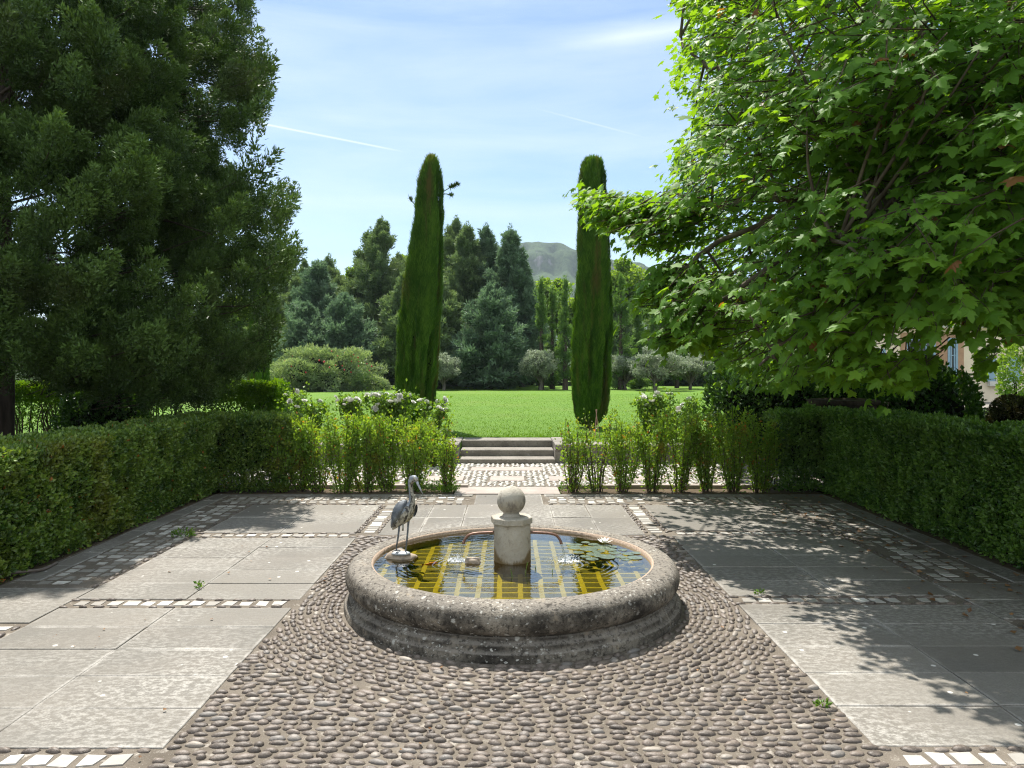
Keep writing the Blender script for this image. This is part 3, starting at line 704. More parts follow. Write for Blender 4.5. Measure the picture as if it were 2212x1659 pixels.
wpts = [(480, 660), (430, 655), (370, 670), (315, 710), (275, 780), (252, 860), (243, 940), (240, 1010), (250, 1045), (290, 1010), (345, 965), (390, 915), (410, 850), (450, 760)]
o = wing(wpts, .022, .072, 0).build('wing', MT['herondark'], hr, True); o['label'] = 'folded wing on the near side with a pale band'
V, f = None, None
g = G(); q = [(247, 908), (300, 915), (355, 905), (352, 945), (300, 958), (245, 950)]; V = np.array([H(x, y, .066 if 0 < i < 5 and i not in (3,) else .05) for i, (x, y) in enumerate(q)]); V = np.array([H(247, 908, .045), H(300, 915, .066), H(355, 905, .068), H(352, 940, .064), H(300, 955, .06), H(245, 950, .04)]); g.add(V, [[0, 1, 4, 5], [1, 2, 3, 4]]); g.build('wing_band', MT['beak'], o)
wp2 = [(x + 155 - (480 - x) * -.02, y) for x, y in [(420, 740), (440, 730), (448, 780), (440, 830), (420, 880), (390, 915), (380, 880), (395, 800)]]
wing(wp2, -.03, -.055, 0).build('wing', MT['herondark'], hr, True)
for (kx, ky, fx_, fy_, d) in ((362, 990, 322, 1345, .03), (484, 960, 446, 1395, .02)):
    P = [H(kx + 6, ky - 75, d - .02), H(kx - 6, ky + 70, d - .012), H((kx + fx_) / 2 + 4, (ky + fy_) / 2, d), H(fx_ + 4, fy_ - 60, d), H(fx_, fy_ + 8, d)]
    r = np.array([20, 13, 13, 10, 10]) * u; g = G(); V, f = tube(curve(P, 14), np.interp(np.linspace(0, 4, 14), range(5), r), 8); g.add(V, f)
    for a in (-.7, 0, .7, 2.9):
        e = H(fx_, fy_, d) + np.array([math.cos(a - .4) * .035, -math.sin(a - .4) * .035 - .004, -.006]); V, f = tube([H(fx_, fy_, d), (H(fx_, fy_, d) + e) / 2 + np.array([0, 0, .005]), e], [.0045, .004, .002], 6); g.add(V, f)
    g.build('leg', MT['herondark'], hr, True)
g = G(); V, f = tube([H(412, 990, .03), H(412, 1075, .032)], 13 * u, 8); g.add(V, f); g.build('mounting_stub', MT['chest'], hr, True)
V, f = sphere(H(380, 1395, .015), 1, 20, 10, (.073, .045, .018)); g = G(); g.add(V, f); g.build('base', MT['beak'], hr, True)

# ---------------------------------------------------------------- planting
LEAF = np.array([(0, 0, 0), (.3, .45, .09), (0, 1, -.06), (-.3, .45, .09)]); LF = np.array([[0, 1, 2], [0, 2, 3]])
BLADE = np.array([(-.5, 0, 0), (.5, 0, 0), (0, 1, 0)]); BF = np.array([[0, 1, 2]])
def leaves(g, P, D, size, var, up=None, wide=1., mi=0):
    n = len(P); X, Y, Z = frame(D, up if up is not None else rdir(n)); s = np.broadcast_to(size, (n,))
    g.inst(LEAF, LF, P, X, Y, Z, np.stack([s * wide, s, s], -1), var, mi)
def hedge_skin(g, rects, dens, size, lump=.085, lscale=5.5, inw=.13, updir=.5):
    for (o, u, v, nn) in rects:
        o, u, v, nn = map(lambda a: np.array(a, float), (o, u, v, nn)); A = np.linalg.norm(u) * np.linalg.norm(v); n = int(A * dens)
        P = o + rng.random((n, 1)) * u + rng.random((n, 1)) * v
        lum = vnoise(P * lscale) * .6 + vnoise(P * lscale * 2.3) * .4
        dep = rng.random(n) ** 1.6 * inw
        P = P + nn * ((lum - .5) * 2 * lump - dep)[:, None] + rng.normal(0, .012, (n, 3))
        D = nrm(nn * .6 + rdir(n) * .75 + np.array([0, 0, updir]))
        v_ = np.clip(.5 + (lum - .5) * 1.1 + rng.normal(0, .27, n) + .02, 0, 1)  # leaves in hollows coloured darker, occlusion put into the tone
        leaves(g, P, D, size * rng.uniform(.7, 1.25, n), v_, nrm(nn * .5 + rdir(n)), 1.1)
def stems_in(g, x0, x1, y0, y1, h, n, r=.006):
    for k in range(n):
        x, y = rng.uniform(x0, x1), rng.uniform(y0, y1); P = [(x, y, 0), (x + rng.normal(0, .04), y + rng.normal(0, .04), h * .5), (x + rng.normal(0, .1), y + rng.normal(0, .1), h)]
        V, f = tube(curve(P, 5), np.linspace(r, r * .4, 5), 5, False); g.add(V, f)

# left hedge: along the terrace and round the corner
def hedge(name, label, loc, rects, dens, size, mat, cores, stems, **k):
    h = empty(name, loc, label, 'hedge'); g = G(); hedge_skin(g, rects, dens, size, **k); g.build('foliage', MT[mat], h, off=loc)
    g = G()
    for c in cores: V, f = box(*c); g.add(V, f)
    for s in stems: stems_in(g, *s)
    g.build('inner_fill', MT['core'], h, off=loc); return h
Hh = 1.02
xa, xb, yb = -4.06, -4.75, 10.27
hedge('box_hedge', 'thick clipped box hedge along the left paving edge, yellowing at its near end', (-4.4, 7.5, 0),
      [((xa, 3.6, .01), (0, yb - 3.6, 0), (.06, 0, Hh), (1, 0, 0)), ((xb, 3.6, Hh), (xa - xb + .06, 0, 0), (0, yb + .75 - 3.6, 0), (0, 0, 1)), ((xa, yb, .01), (.98, 0, 0), (0, 0, Hh), (0, -1, 0)), ((xa, yb - .05, Hh), (1.0, 0, 0), (0, .8, 0), (0, 0, 1)), ((xa + 1.0, yb, .25), (0, .6, 0), (0, 0, Hh - .25), (1, 0, 0))],
      7600, .043, 'box', [(xb, xa - .1, 3.6, yb + .7, .12, Hh - .11), (xa - .2, xa + .75, yb + .13, yb + .6, .3, Hh - .12)], [(xa, xa + .95, yb + .1, yb + .5, .9, 30)])
# right hedge
xa, xb, yb, Hr = 4.32, 5.15, 10.3, 1.1
hedge('box_hedge', 'tall dark box hedge along the right paving edge beneath the plane tree', (4.7, 7.5, 0),
      [((xa, 3.6, .01), (0, yb - 3.6, 0), (-.02, 0, Hr), (-1, 0, 0)), ((xa, 3.6, Hr), (xb - xa, 0, 0), (0, yb + .7 - 3.6, 0), (0, 0, 1)), ((3.72, yb, .01), (.6, 0, 0), (0, 0, Hr - .03), (0, -1, 0)), ((3.72, yb, Hr - .03), (.7, 0, 0), (0, .7, 0), (0, 0, 1))],
      7600, .043, 'boxdark', [(xa + .1, xb, 3.6, yb + .6, .12, Hr - .11), (3.9, xa + .15, yb + .13, yb + .55, .3, Hr - .12)], [(3.7, 4.3, yb + .05, yb + .5, .9, 26)])

# sparse box shrubs in the rows either side of the path
def shrub(x, y, h, spread, nl, label, group, top=.22, dens=1., seed=0):
    s = empty('box_shrub', (x, y, 0), label, 'shrub', group); gs, gl = G(), G(); ns = int(rng.integers(13, 18))
    for k in range(ns):
        a = rng.random() * 6.283; q = rng.random() ** .6; tx, ty = math.cos(a) * spread * q, math.sin(a) * spread * q * .7; hh = h * rng.uniform(.62, 1.06)
        P = curve([(x + tx * .3, y + ty * .3, -.02), (x + tx * .6 + rng.normal(0, .02), y + ty * .55, hh * .35), (x + tx * .85 + rng.normal(0, .02), y + ty * .85, hh * .7), (x + tx + rng.normal(0, .03), y + ty, hh)], 9)
        V, f = tube(P, np.linspace(.0075, .0022, 9), 5, False); gs.add(V, f)
        m = int(nl / ns); t = rng.beta(1.35, 1.0, m) * .97 + .03; i = np.minimum((t * 8).astype(int), 7); fr = (t * 8 - i)[:, None]; C = P[i] * (1 - fr) + P[i + 1] * fr
        o = rdir(m) * (np.abs(rng.normal(0, .065, m)) * (.5 + .6 * t))[:, None]
        v_ = np.clip(vnoise(np.array([[x * 9 + k, y, 1.]])) * .5 + rng.random(m) * .45 + .1, 0, 1)
        leaves(gl, C + o, nrm(o / .05 + np.array([0, 0, .6]) + rdir(m) * .5), .04 * rng.uniform(.7, 1.3, m), v_, wide=1.1)
        for _ in range(3):
            j = rng.integers(3, 8); e = P[j] + rdir(1)[0] * .09 + np.array([0, 0, .06]); V, f = tube([P[j], (P[j] + e) / 2 + .01, e], [.003, .002, .001], 4, False); gs.add(V, f)
    gl.build('foliage', MT['shrub'], s, off=(x, y, 0)); gs.build('stem', MT['stem'], s, off=(x, y, 0))
gr, gl_ = 'sparse shrubs right of the path', 'sparse shrubs left of the path'
rs = [(1235, .93, .2, 900, 'thin leggy shrub next to the steps on the right, its stems nearly bare'), (1291, 1.02, .2, 700, 'twiggy shrub below the right cypress, browned and half dead'), (1344, 1.07, .23, 2000, 'third shrub right of the path, its leafy top first to reach full height'),
      (1407, 1.07, .23, 2100, 'fourth shrub right of the path, upright with gaps showing the white pebbles'), (1466, 1.07, .24, 2300, 'yellow-leaved shrub in front of the white rose on the right'), (1532, 1.08, .24, 2500, 'shrub in front of the lawn edge where the laurel bush begins'),
      (1585, 1.08, .24, 2900, 'dense shrub in front of the laurel, second from the dark hedge'), (1640, 1.09, .25, 3600, 'orange-tinged shrub touching the dark right hedge')]
for (px, h, sp, nl, lb) in rs: shrub((px - CX) * 10.38 / F_, 10.38 + rng.normal(0, .04), h, sp * 1.25, int(nl * 1.25), lb, gr)
ls = [(612, 1.0, .24, 2900, 'orange-tinged shrub growing out of the left hedge corner'), (650, 1.0, .25, 2600, 'second sparse shrub from the left hedge, with arching stems'), (690, .92, .25, 2300, 'low spreading shrub with a gap of white pebbles on its left'),
      (742, 1.04, .26, 3200, 'dense green shrub directly left of the roses with bushy foot'), (792, .99, .26, 3000, 'upright shrub behind and left of the heron, with one dark stem'), (840, 1.02, .28, 3600, 'bushy shrub just left of the heron'), (893, 1.0, .28, 3600, 'bushy shrub right behind the head of the heron'), (966, .76, .10, 1100, 'slim yellow shrub standing alone at the path edge')]
for (px, h, sp, nl, lb) in ls: shrub((px - CX) * 10.4 / F_, 10.4 + rng.normal(0, .05), h, sp * 1.25, int(nl * 1.12), lb, gl_)
shrub((938 - CX) * 12.9 / F_, 12.95, .78, .3, 3800, 'rounded shrub against the left end of the steps', 'sparse shrubs left of the path')
# low weeds at the foot of the shrubs
def tuft(name, x, y, z, n, r, h, label, group=None, mat='weed', size=.03):
    g = G(); a = rng.random(n) * 6.283; q = np.sqrt(rng.random(n)) * r; P = np.stack([x + q * np.cos(a), y + q * np.sin(a) * .7, z + rng.random(n) * h], -1)
    leaves(g, P, nrm(np.stack([np.cos(a), np.sin(a), np.full(n, .8)], -1) + rdir(n) * .6), size * rng.uniform(.6, 1.3, n), rng.random(n)); w_ = empty(name, (x, y, z), label, 'weed', group); g.build('leaves', MT[mat], w_, off=(x, y, z)); return w_
for k, (px, py, n, r, h, lb) in enumerate([(395, 1160, 150, .11, .07, 'straggling green weed at the corner of the left setts'), (432, 1270, 26, .03, .045, 'small green seedling in a joint of the left slabs'), (930, 1060, 700, .36, .12, 'leafy weeds at the foot of the shrub behind the heron'), (962, 1063, 260, .2, .09, 'green weeds around the slim yellow shrub'),
        (1250, 1060, 420, .3, .12, 'weeds at the foot of the leggy shrub beside the path'), (1775, 1530, 24, .03, .03, 'tiny weed in the edge joint of the right slabs'), (50, 1222, 220, .2, .1, 'long green weed below the left hedge'), (1640, 1283, 20, .03, .02, 'small weed by the right end of the sett strip'), (760, 1062, 400, .3, .1, 'weeds under the dense shrub left of the roses')]):
    Y = CH * F_ / (py - HY); tuft('weed', (px - CX) * Y / F_, Y, 0., n, r, h, lb, 'weeds in the joints and beds')

# roses on the lawn edge
def rose(px, py_top, Y, w, nb, nl, label, lean=0.):
    py_top -= 9; nb = int(nb * 1.5)
    x = (px - CX) * Y / F_; zt = CH - (py_top - HY) * Y / F_; s = empty('rose_bush', (x, Y, LZ), label, 'rose bush', 'white rose bushes by the low wall'); gs, gl = G(), G(); tips = []
    for k in range(9):
        a = rng.random() * 6.283; q = rng.random() ** .5 * w; hh = (zt - LZ) * rng.uniform(.72, 1.)
        P = curve([(x, Y, LZ - .03), (x + .4 * q * math.cos(a), Y + .3 * q * math.sin(a), LZ + hh * .4), (x + q * math.cos(a) + lean, Y + .7 * q * math.sin(a), LZ + hh)], 8); V, f = tube(P, np.linspace(.009, .003, 8), 5, False); gs.add(V, f); tips.append(P[-1])
        m = nl // 9; t = rng.beta(2.2, 1.0, m); i = np.minimum((t * 7).astype(int), 6); C = P[i] + (P[i + 1] - P[i]) * (t * 7 - i)[:, None]; o = rdir(m) * np.abs(rng.normal(0, .1, m))[:, None]
        leaves(gl, C + o, nrm(o * 8 + rdir(m) + np.array([0, 0, .2])), .062 * rng.uniform(.7, 1.3, m), np.clip(rng.normal(.5, .25, m), 0, 1), wide=1.25)
    gl.build('foliage', MT['rose'], s, off=(x, Y, LZ)); gs.build('stem', MT['stem'], s, off=(x, Y, LZ))
    for k in range(nb):
        t = tips[k % 9] + np.array([rng.normal(0, .07), rng.normal(0, .07) - .04, rng.uniform(-.1, .05) if k >= 9 else .02])
        b = link('rose_bloom', BLOOM, s); b.location = t - np.array([x, Y, LZ]); b.rotation_euler = (rng.normal(.3, .4), rng.normal(0, .4), rng.random() * 6); b.scale = (rng.uniform(.8, 1.35),) * 3
g = G(); n = 26; az = np.arange(n) * 2.4; el = np.linspace(.05, 1.35, n); D = np.stack([np.cos(az) * np.cos(el), np.sin(az) * np.cos(el), np.sin(el)], -1); Xa, Ya, Za = frame(D, np.tile((0, 0, 1.), (n, 1)))
g.inst(np.array([(0, 0, 0), (.4, .5, .1), (.25, 1, .3), (-.25, 1, .3), (-.4, .5, .1)]), np.array([[0, 1, 2, 3, 4]]), np.zeros((n, 3)), Xa, Ya, Za, np.linspace(.062, .04, n), .5)
_b = g.build('rose_bloom', MT['petal']); BLOOM = _b.data; bpy.data.objects.remove(_b)
for a in [(640, 850, 14.6, .26, 3, 700, 'sparse yellow-green rose at the corner of the bright hedge'), (680, 876, 14.3, .3, 3, 900, 'low rose bush with few flowers between the bright hedge and the lawn'), (765, 858, 14.3, .38, 11, 1900, 'large white rose bush, leftmost of the flowering pair'), (826, 862, 14.4, .36, 14, 1900, 'white rose bush in full bloom before the left cypress'), (872, 852, 14.4, .3, 9, 1500, 'tall white rose bush touching the left cypress on its right'), (935, 872, 14.2, .28, 9, 1100, 'white rose bush nearest the steps'),
          (1398, 862, 14.3, .3, 6, 1200, 'white rose bush between the right cypress and the laurel'), (1432, 858, 14.3, .2, 3, 500, 'wispy tall rose right of the fuller white rose'), (1452, 893, 14.0, .2, 3, 500, 'small low rose with two white flowers on the right'), (1492, 868, 14.2, .22, 2, 700, 'rose bush leaning on the laurel')]: rose(*a)
# canes
cn = empty('cane_tripod', (1.62, 14.0, LZ), 'bare pinkish canes tied together at the foot of the right cypress', 'plant support'); g = G()
for a in (0, 2.1, 4.2):
    V, f = tube([(.07 * math.cos(a), .07 * math.sin(a), 0), (-.012 * math.cos(a), -.012 * math.sin(a), .62)], .007, 6); g.add(V, f)
g.build('cane', MT['cane'], cn)

# clipped cypresses
def cyp(px, Y, outl, label, zb, n=120000, size=.105, group='clipped cypresses on the lawn'):
    outl = np.array(outl, float); zs = CH - (outl[:, 0] - HY) * Y / F_; xc = ((outl[:, 1] + outl[:, 2]) / 2 - CX) * Y / F_; rr = (outl[:, 2] - outl[:, 1]) / 2 * Y / F_
    o = np.argsort(zs); zs, xc, rr = zs[o], xc[o], rr[o]; x0 = (px - CX) * Y / F_; t = empty('clipped_cypress', (x0, Y, LZ), label, 'cypress', group)
    z = zs[0] + (zs[-1] - zs[0]) * np.arange(n) / n; z = z[rng.random(n) < np.interp(z, zs, rr) / rr.max() + .05]; m = len(z); a = rng.random(m) * 6.283
    rad = np.interp(z, zs, rr); N = np.stack([np.cos(a), np.sin(a), np.zeros(m)], -1); P0 = np.stack([N[:, 0] * rad, N[:, 1] * rad, z * .35], -1)
    lum = vnoise(P0 * 7 + 3) * .5 + vnoise(P0 * 17) * .5; crev = vnoise(np.stack([a * 2.4, z * .5, rad * 0 + 9], -1)); hole = np.clip((crev - .74) * 6, 0, 1)
    rad = rad + (lum - .5) * .13 - rng.random(m) ** 2 * .1 - hole * .14 + .02
    P = np.stack([np.interp(z, zs, xc) + N[:, 0] * rad, Y + N[:, 1] * rad, z - size * .5], -1)
    topf = np.clip((z - zs[-1] + .5) / .5, 0, 1)[:, None]
    D = nrm(np.array([0, 0, 1.]) + N * .3 + rdir(m) * .3); X, Yv, Z = frame(D, nrm(N + rdir(m) * .4)); g = G()
    v_ = np.clip(.35 + (lum - .5) * 1.3 + rng.normal(0, .27, m) - hole * .4, 0, 1); s = size * rng.uniform(.6, 1.3, m); g.inst(BLADE, BF, P, X, Yv, Z, np.stack([s * .2, s, s], -1), v_)
    g.build('crown', MT['cypress'], t, off=(x0, Y, LZ))
    prof = [(max(r - .13, .01), zz - (.1 if k else -.06)) for k, (r, zz) in enumerate(zip(rr, zs))]; V, f = lathe(prof, 20); V[:, 0] += np.repeat(xc, 20); V[:, 1] += Y; g = G(); g.add(V, f); g.build('inner_fill', MT['core'], t, off=(x0, Y, LZ))
    g = G(); V, f = tube([(xc[0], Y, LZ - .1), (xc[0], Y, zs[0] + .3)], [.13, .1], 10); g.add(V, f); g.build('trunk', MT['bark'], t, True, off=(x0, Y, LZ)); return t
t = cyp(899, 17.6, [(334, 930, 934), (340, 924, 940), (352, 917, 946), (370, 911, 951), (400, 907, 954), (518, 890, 953.5), (560, 882, 954), (675, 866, 949), (747, 862, 947), (833, 859, 939), (870, 860, 935), (890, 868, 929), (903, 884, 919), (908, 894, 908)], 'tall clipped cypress left of the axis, with a stray dead twig at its top right', LZ)
x0, Y = (899 - CX) * 17.6 / F_, 17.6; g = G()
P = [W(944, 424, Y), W(952, 417, Y), W(966, 409, Y), W(978, 402, Y), W(989, 398, Y)]; P2 = [W(953, 420, Y), W(966, 419, Y), W(975, 423, Y)]; P3 = [W(901, 448, Y), W(893, 438, Y), W(888, 434, Y), W(884, 427, Y)]
g3 = G(); V, f = tube(curve(P3, 8), np.linspace(.016, .006, 8), 5); g3.add(V, f); g3.build('stray_twig', MT['conifer'], t, off=(x0, Y, LZ))
for q in (P, P2): V, f = tube(curve(q, 8), np.linspace(.016, .006, 8), 5); g.add(V, f)
n = 260; tt = rng.random(n); C = np.concatenate([curve(P, 100)[(60 + 39 * tt[:160]).astype(int)], curve(P2, 100)[(70 + 29 * tt[160:220]).astype(int)], curve(P3, 100)[(50 + 49 * tt[220:]).astype(int)]]); D = nrm(rdir(n) + np.array([.5, 0, .6])); X, Yv, Z = frame(D, rdir(n)); g.inst(BLADE, BF, C, X, Yv, Z, np.array([[.025, .1, .1]]) * np.ones((n, 1)), rng.random(n)); g.build('stray_twig', MT['conifer'], t, off=(x0, Y, LZ))
cyp(1274, 17.6, [(339, 1277, 1287), (343, 1266, 1296), (352, 1259, 1302), (370, 1257, 1305), (400, 1255, 1306), (480, 1250.7, 1311.6), (553, 1249.5, 1315), (650, 1243.5, 1317.6), (724, 1238.6, 1319), (820, 1237.4, 1314), (860, 1239, 1312), (890, 1243, 1308), (905, 1250, 1298), (915, 1261, 1285), (919, 1268, 1278)], 'tall clipped cypress right of the axis, partly behind the plane branch', LZ)
cyp(559, 27., [(560, 555, 563), (600, 546, 572), (690, 541, 578), (760, 540, 579), (830, 540, 579), (850, 546, 574)], 'bright clipped cypress column half hidden by the big conifer', LZ, 40000, .16)

# the big dark conifer on the left
SUN_EL, SUN_AZ = 63., -20.          # sun high, behind the scene and slightly left
SV = np.array([math.sin(R(SUN_AZ)) * math.cos(R(SUN_EL)), math.cos(R(SUN_AZ)) * math.cos(R(SUN_EL)), math.sin(R(SUN_EL))])
LITP = [(-800, 1700), (-800, 1325), (0, 1300), (110, 1290), (250, 1238), (292, 1206), (400, 1168), (430, 1150), (530, 1138), (620, 1096), (1290, 1098), (1330, 1150), (1440, 1152), (1466, 1196), (1540, 1250), (1600, 1288), (1700, 1312), (1880, 1346), (1850, 1395), (1960, 1440), (2090, 1490), (2260, 1565), (2260, 1700)]
def lit(P):
    Q = P - SV * (P[:, 2:3] / SV[2]); x, y = proj(Q + rng.normal(0, .06, Q.shape) * [1, 1, 0]); return (inpoly(x, y, LITP) & (Q[:, 1] > 1.)) | ((Q[:, 0] > .5) & (Q[:, 0] < 3.5) & (Q[:, 1] > 9.9) & (Q[:, 1] < 12.8)) | ((Q[:, 1] <= 1.) & (np.abs(Q[:, 0]) < 2))
CONP = [(-900, -900), (470, -900), (540, -300), (560, 0), (539, 23), (571, 50), (581, 80), (602, 122), (596, 149), (569, 183), (584, 202), (561, 252), (531, 279), (504, 290), (552, 321), (548, 336), (500, 359), (546, 359), (558, 344), (585, 325), (615, 321), (596, 378), (588, 412), (610, 398), (623, 393), (647, 424), (626, 462), (615, 493), (645, 504), (634, 542), (622, 596), (611, 634), (616, 686), (604, 724),
        (587, 741), (560, 755), (535, 805), (490, 826), (440, 835), (400, 855), (365, 858), (335, 838), (310, 815), (255, 792), (200, 806), (140, 810), (90, 775), (55, 745), (0, 750), (-900, 750)]
def plume_T(nb, seed, rad=.2, bl=.13, bw=.036):
    r = np.random.default_rng(seed); t = r.random(nb) ** .8; a = r.random(nb) * 6.283; q = rad * np.sin(math.pi * np.clip(t * .82 + .14, 0, 1)) * (.35 + .65 * r.random(nb))
    lob = 1 + .45 * np.sin(a * 3 + t * 9 + seed); q = q * lob
    P = np.stack([q * np.cos(a), t, q * np.sin(a)], -1); D = nrm(np.stack([np.cos(a) * .75, np.full(nb, .9), np.sin(a) * .75], -1) + r.normal(0, .28, (nb, 3)))
    X = nrm(np.cross(D, r.normal(size=(nb, 3)))); L = bl * r.uniform(.6, 1.3, nb)[:, None]
    return np.stack([P - X * bw * .5, P + X * bw * .5, P + D * L], 1).reshape(-1, 3), np.arange(nb * 3).reshape(-1, 3), t
def plumes(g, P, D, L, var, temps):
    n = len(P); k = rng.integers(0, len(temps), n)
    for j, (T, TF, t) in enumerate(temps):
        s = k == j
        if not s.any(): continue
        X, Y, Z = frame(D[s], rdir(s.sum())); m = s.sum(); N0 = g.n
        g.inst(T, TF, P[s], X, Y, Z, L[s], var[s])
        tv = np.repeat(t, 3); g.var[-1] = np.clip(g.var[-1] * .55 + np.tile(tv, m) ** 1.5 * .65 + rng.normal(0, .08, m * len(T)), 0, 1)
TP = [plume_T(130, k, .3, .14, .06) for k in range(5)]
cx, cy = -7.85, 11.3
n = 42000; z = rng.uniform(1.3, 11.5, n); a = rng.random(n) * 6.283; q = .3 + .7 * rng.random(n) ** .55
rz = np.interp(z, [1.2, 2.2, 5, 8, 11.5], [4.2, 5.0, 5.3, 4.4, 1.2]); P = np.stack([cx + rz * q * np.cos(a), cy + rz * q * np.sin(a), z], -1)
px, py = proj(P); pz = vnoise(P * np.array([.75, .75, 1.25]) + 4) * .65 + vnoise(P * np.array([1.9, 1.9, 2.6])) * .35
keep = inpoly(px, py, CONP) & (P[:, 1] > 5.8) & (pz > .44) & ~lit(P)
keep &= (px > -120) | (rng.random(n) < .3); keep &= (py > -160) | (rng.random(n) < .35); keep &= (P[:, 1] < 12.5) | (rng.random(n) < .5)
P = P[keep]; px, py = px[keep], py[keep]; keep = rng.random(len(P)) < min(1, 1700 / len(P)); P = P[keep]; n = len(P)
# a few plumes standing out along the right outline
ex = [(602, 326, 8.8), (640, 424, 8.8), (640, 505, 9.), (612, 400, 8.9), (594, 126, 9.5), (575, 88, 9.6), (578, 204, 9.4), (552, 322, 9.1), (535, 345, 9.), (628, 545, 9.), (612, 600, 9.1), (608, 690, 9.4), (600, 725, 9.5), (618, 455, 8.9), (590, 150, 9.5), (560, 250, 9.4), (585, 350, 8.8), (575, 380, 8.8), (600, 420, 8.8), (590, 440, 8.9), (605, 480, 8.9), (620, 520, 8.9), (560, 60, 9.6), (600, 560, 9.), (585, 600, 9.1), (590, 640, 9.2), (595, 680, 9.3), (570, 480, 9.), (560, 420, 9.)]
E = np.array([W(a_, b_, c_ + 1.5) for a_, b_, c_ in ex]); Dn = nrm(P - np.array([cx, cy, 0]) - P * np.array([0, 0, 1]) + 1e-6); D = nrm(Dn * .7 + np.array([0, 0, .75]) + rdir(n) * .45)
L = rng.uniform(.4, .72, n); dl = nrm(np.array([.6, -.2, 1.]) + rdir(len(E)) * .4); P = np.concatenate([P - D * L[:, None] * .6, E - dl * .5]); D = np.concatenate([D, dl]); L = np.concatenate([L, np.full(len(E), .52)])
E0 = len(E); nc = 8; Pc = np.repeat(P[:-E0], nc, 0); Dc = np.repeat(D[:-E0], nc, 0); m = len(Pc); cv = np.repeat(rng.normal(0, .16, len(P) - E0), nc)
Dk = nrm(Dc + rdir(m) * .75 + np.array([0, 0, .3])); Pk = Pc + Dc * .12 + rdir(m) * (rng.random(m) ** .5 * .2)[:, None] - Dk * .2
LIMBP, LIMBD = P, D
P = np.concatenate([Pk, P[-E0:]]); D = np.concatenate([Dk, D[-E0:]]); L = np.concatenate([rng.uniform(.25, .44, m), L[-E0:]]); cv = np.concatenate([cv, np.zeros(E0)])
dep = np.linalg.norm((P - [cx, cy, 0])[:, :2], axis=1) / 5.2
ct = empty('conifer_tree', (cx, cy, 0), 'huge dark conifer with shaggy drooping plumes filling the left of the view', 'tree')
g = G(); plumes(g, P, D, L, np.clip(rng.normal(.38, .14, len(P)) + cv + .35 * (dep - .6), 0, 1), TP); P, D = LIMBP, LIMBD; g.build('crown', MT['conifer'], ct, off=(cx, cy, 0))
g = G(); V, f = tube([(cx, cy, -.1), (cx, cy, .4), (cx + .05, cy, 2), (cx, cy, 6), (cx, cy, 11)], [.36, .29, .25, .2, .04], 14); g.add(V, f); g.build('trunk', MT['bark'], ct, True, off=(cx, cy, 0))
g = G(); ii = rng.choice(np.nonzero(P[:, 2] > 2.3)[0], 90, False)
for i in ii:
    e = P[i]; z0 = max(1.7, e[2] - rng.uniform(-.3, 1.2)); s0 = np.array([cx, cy, z0]); mid = (s0 + e) / 2 + np.array([0, 0, rng.uniform(-.2, .5)]) + rng.normal(0, .15, 3)
    V, f = tube(curve([s0, mid, e], 8), np.linspace(.035, .006, 8) * rng.uniform(.5, 1.1), 5, False); g.add(V, f)
for i in rng.choice(len(P), 700, False):
    e = P[i]; b = e - D[i] * .25 - nrm(e - np.array([cx, cy, e[2]])) * rng.uniform(.3, .8); V, f = tube([b, (b + e) / 2 + rng.normal(0, .03, 3), e + D[i] * .15], [.009, .006, .003], 4, False); g.add(V, f)
g.build('limbs', MT['bark'], ct, True, off=(cx, cy, 0))

# the plane tree on the right
PLP = [(1448, 0), (1463, 27), (1486, 50), (1470, 76), (1463, 92), (1476, 111), (1448, 145), (1440, 183), (1482, 214), (1497, 252), (1493, 279), (1505, 302), (1463, 302), (1451, 325), (1446, 367), (1440, 395), (1421, 418), (1386, 424), (1328, 415), (1280, 397), (1246, 388), (1235, 416), (1228, 443), (1253, 462), (1271, 488), (1292, 512), (1309, 505), (1330, 505), (1345, 520), (1362, 545), (1387, 551), (1405, 552), (1424, 561), (1416, 578), (1396, 597), (1372, 617), (1362, 630), (1365, 643), (1372, 668), (1389, 655), (1405, 670), (1416, 690), (1438, 699), (1420, 715), (1390, 735), (1406, 745), (1426, 754), (1455, 758), (1496, 763), (1523, 772),
       (1560, 805), (1606, 836), (1638, 850), (1689, 845), (1716, 829), (1757, 839), (1811, 836), (1852, 824), (1903, 836), (1920, 845), (1977, 845), (2000, 829), (2030, 800), (2048, 748), (2094, 758), (2107, 824), (2143, 821), (2152, 765), (2185, 742), (2240, 742), (3400, 742), (3400, -1400), (1500, -1400), (1455, -200)]
rt = [(0, 0), (.16, -.07), (.40, -.02), (.30, .12), (.52, .24), (.40, .34), (.64, .55), (.34, .52), (.20, .56), (.17, .78), (0, 1)]
ol = np.array(rt + [(-x, y) for x, y in rt[-2:0:-1]]); zl = -.35 * ol[:, 0] ** 2 - .22 * (ol[:, 1] - .3) ** 2 * (ol[:, 1] > .3)
PLT = np.concatenate([[(0, .3, .045)], np.column_stack([ol, zl])]); m_ = len(ol); PLF = np.array([(0, 1 + i, 1 + (i + 1) % m_) for i in range(m_)])
tx, ty = 7.3, 9.4
n = 44000; C0 = np.array([6.0, 9.2, 4.9]); RR = np.array([5.3, 5.6, 4.9]); U = rdir(n) * (rng.random((n, 1)) ** .42)
P = C0 + RR * np.sign(U) * np.abs(U) ** .8
B = np.array([3.3, 5.4, 2.9]) + rdir(3000) * rng.random((3000, 1)) ** .4 * np.array([1.7, 1.3, 1.45])
arm = curve([W(1500, 480, 8.2), W(1420, 470, 8.4), W(1340, 465, 8.5), W(1250, 420, 8.6)], 60); A_ = arm[rng.integers(0, 60, 420)] + rng.normal(0, .17, (420, 3)) * np.array([1, 1.6, 1])
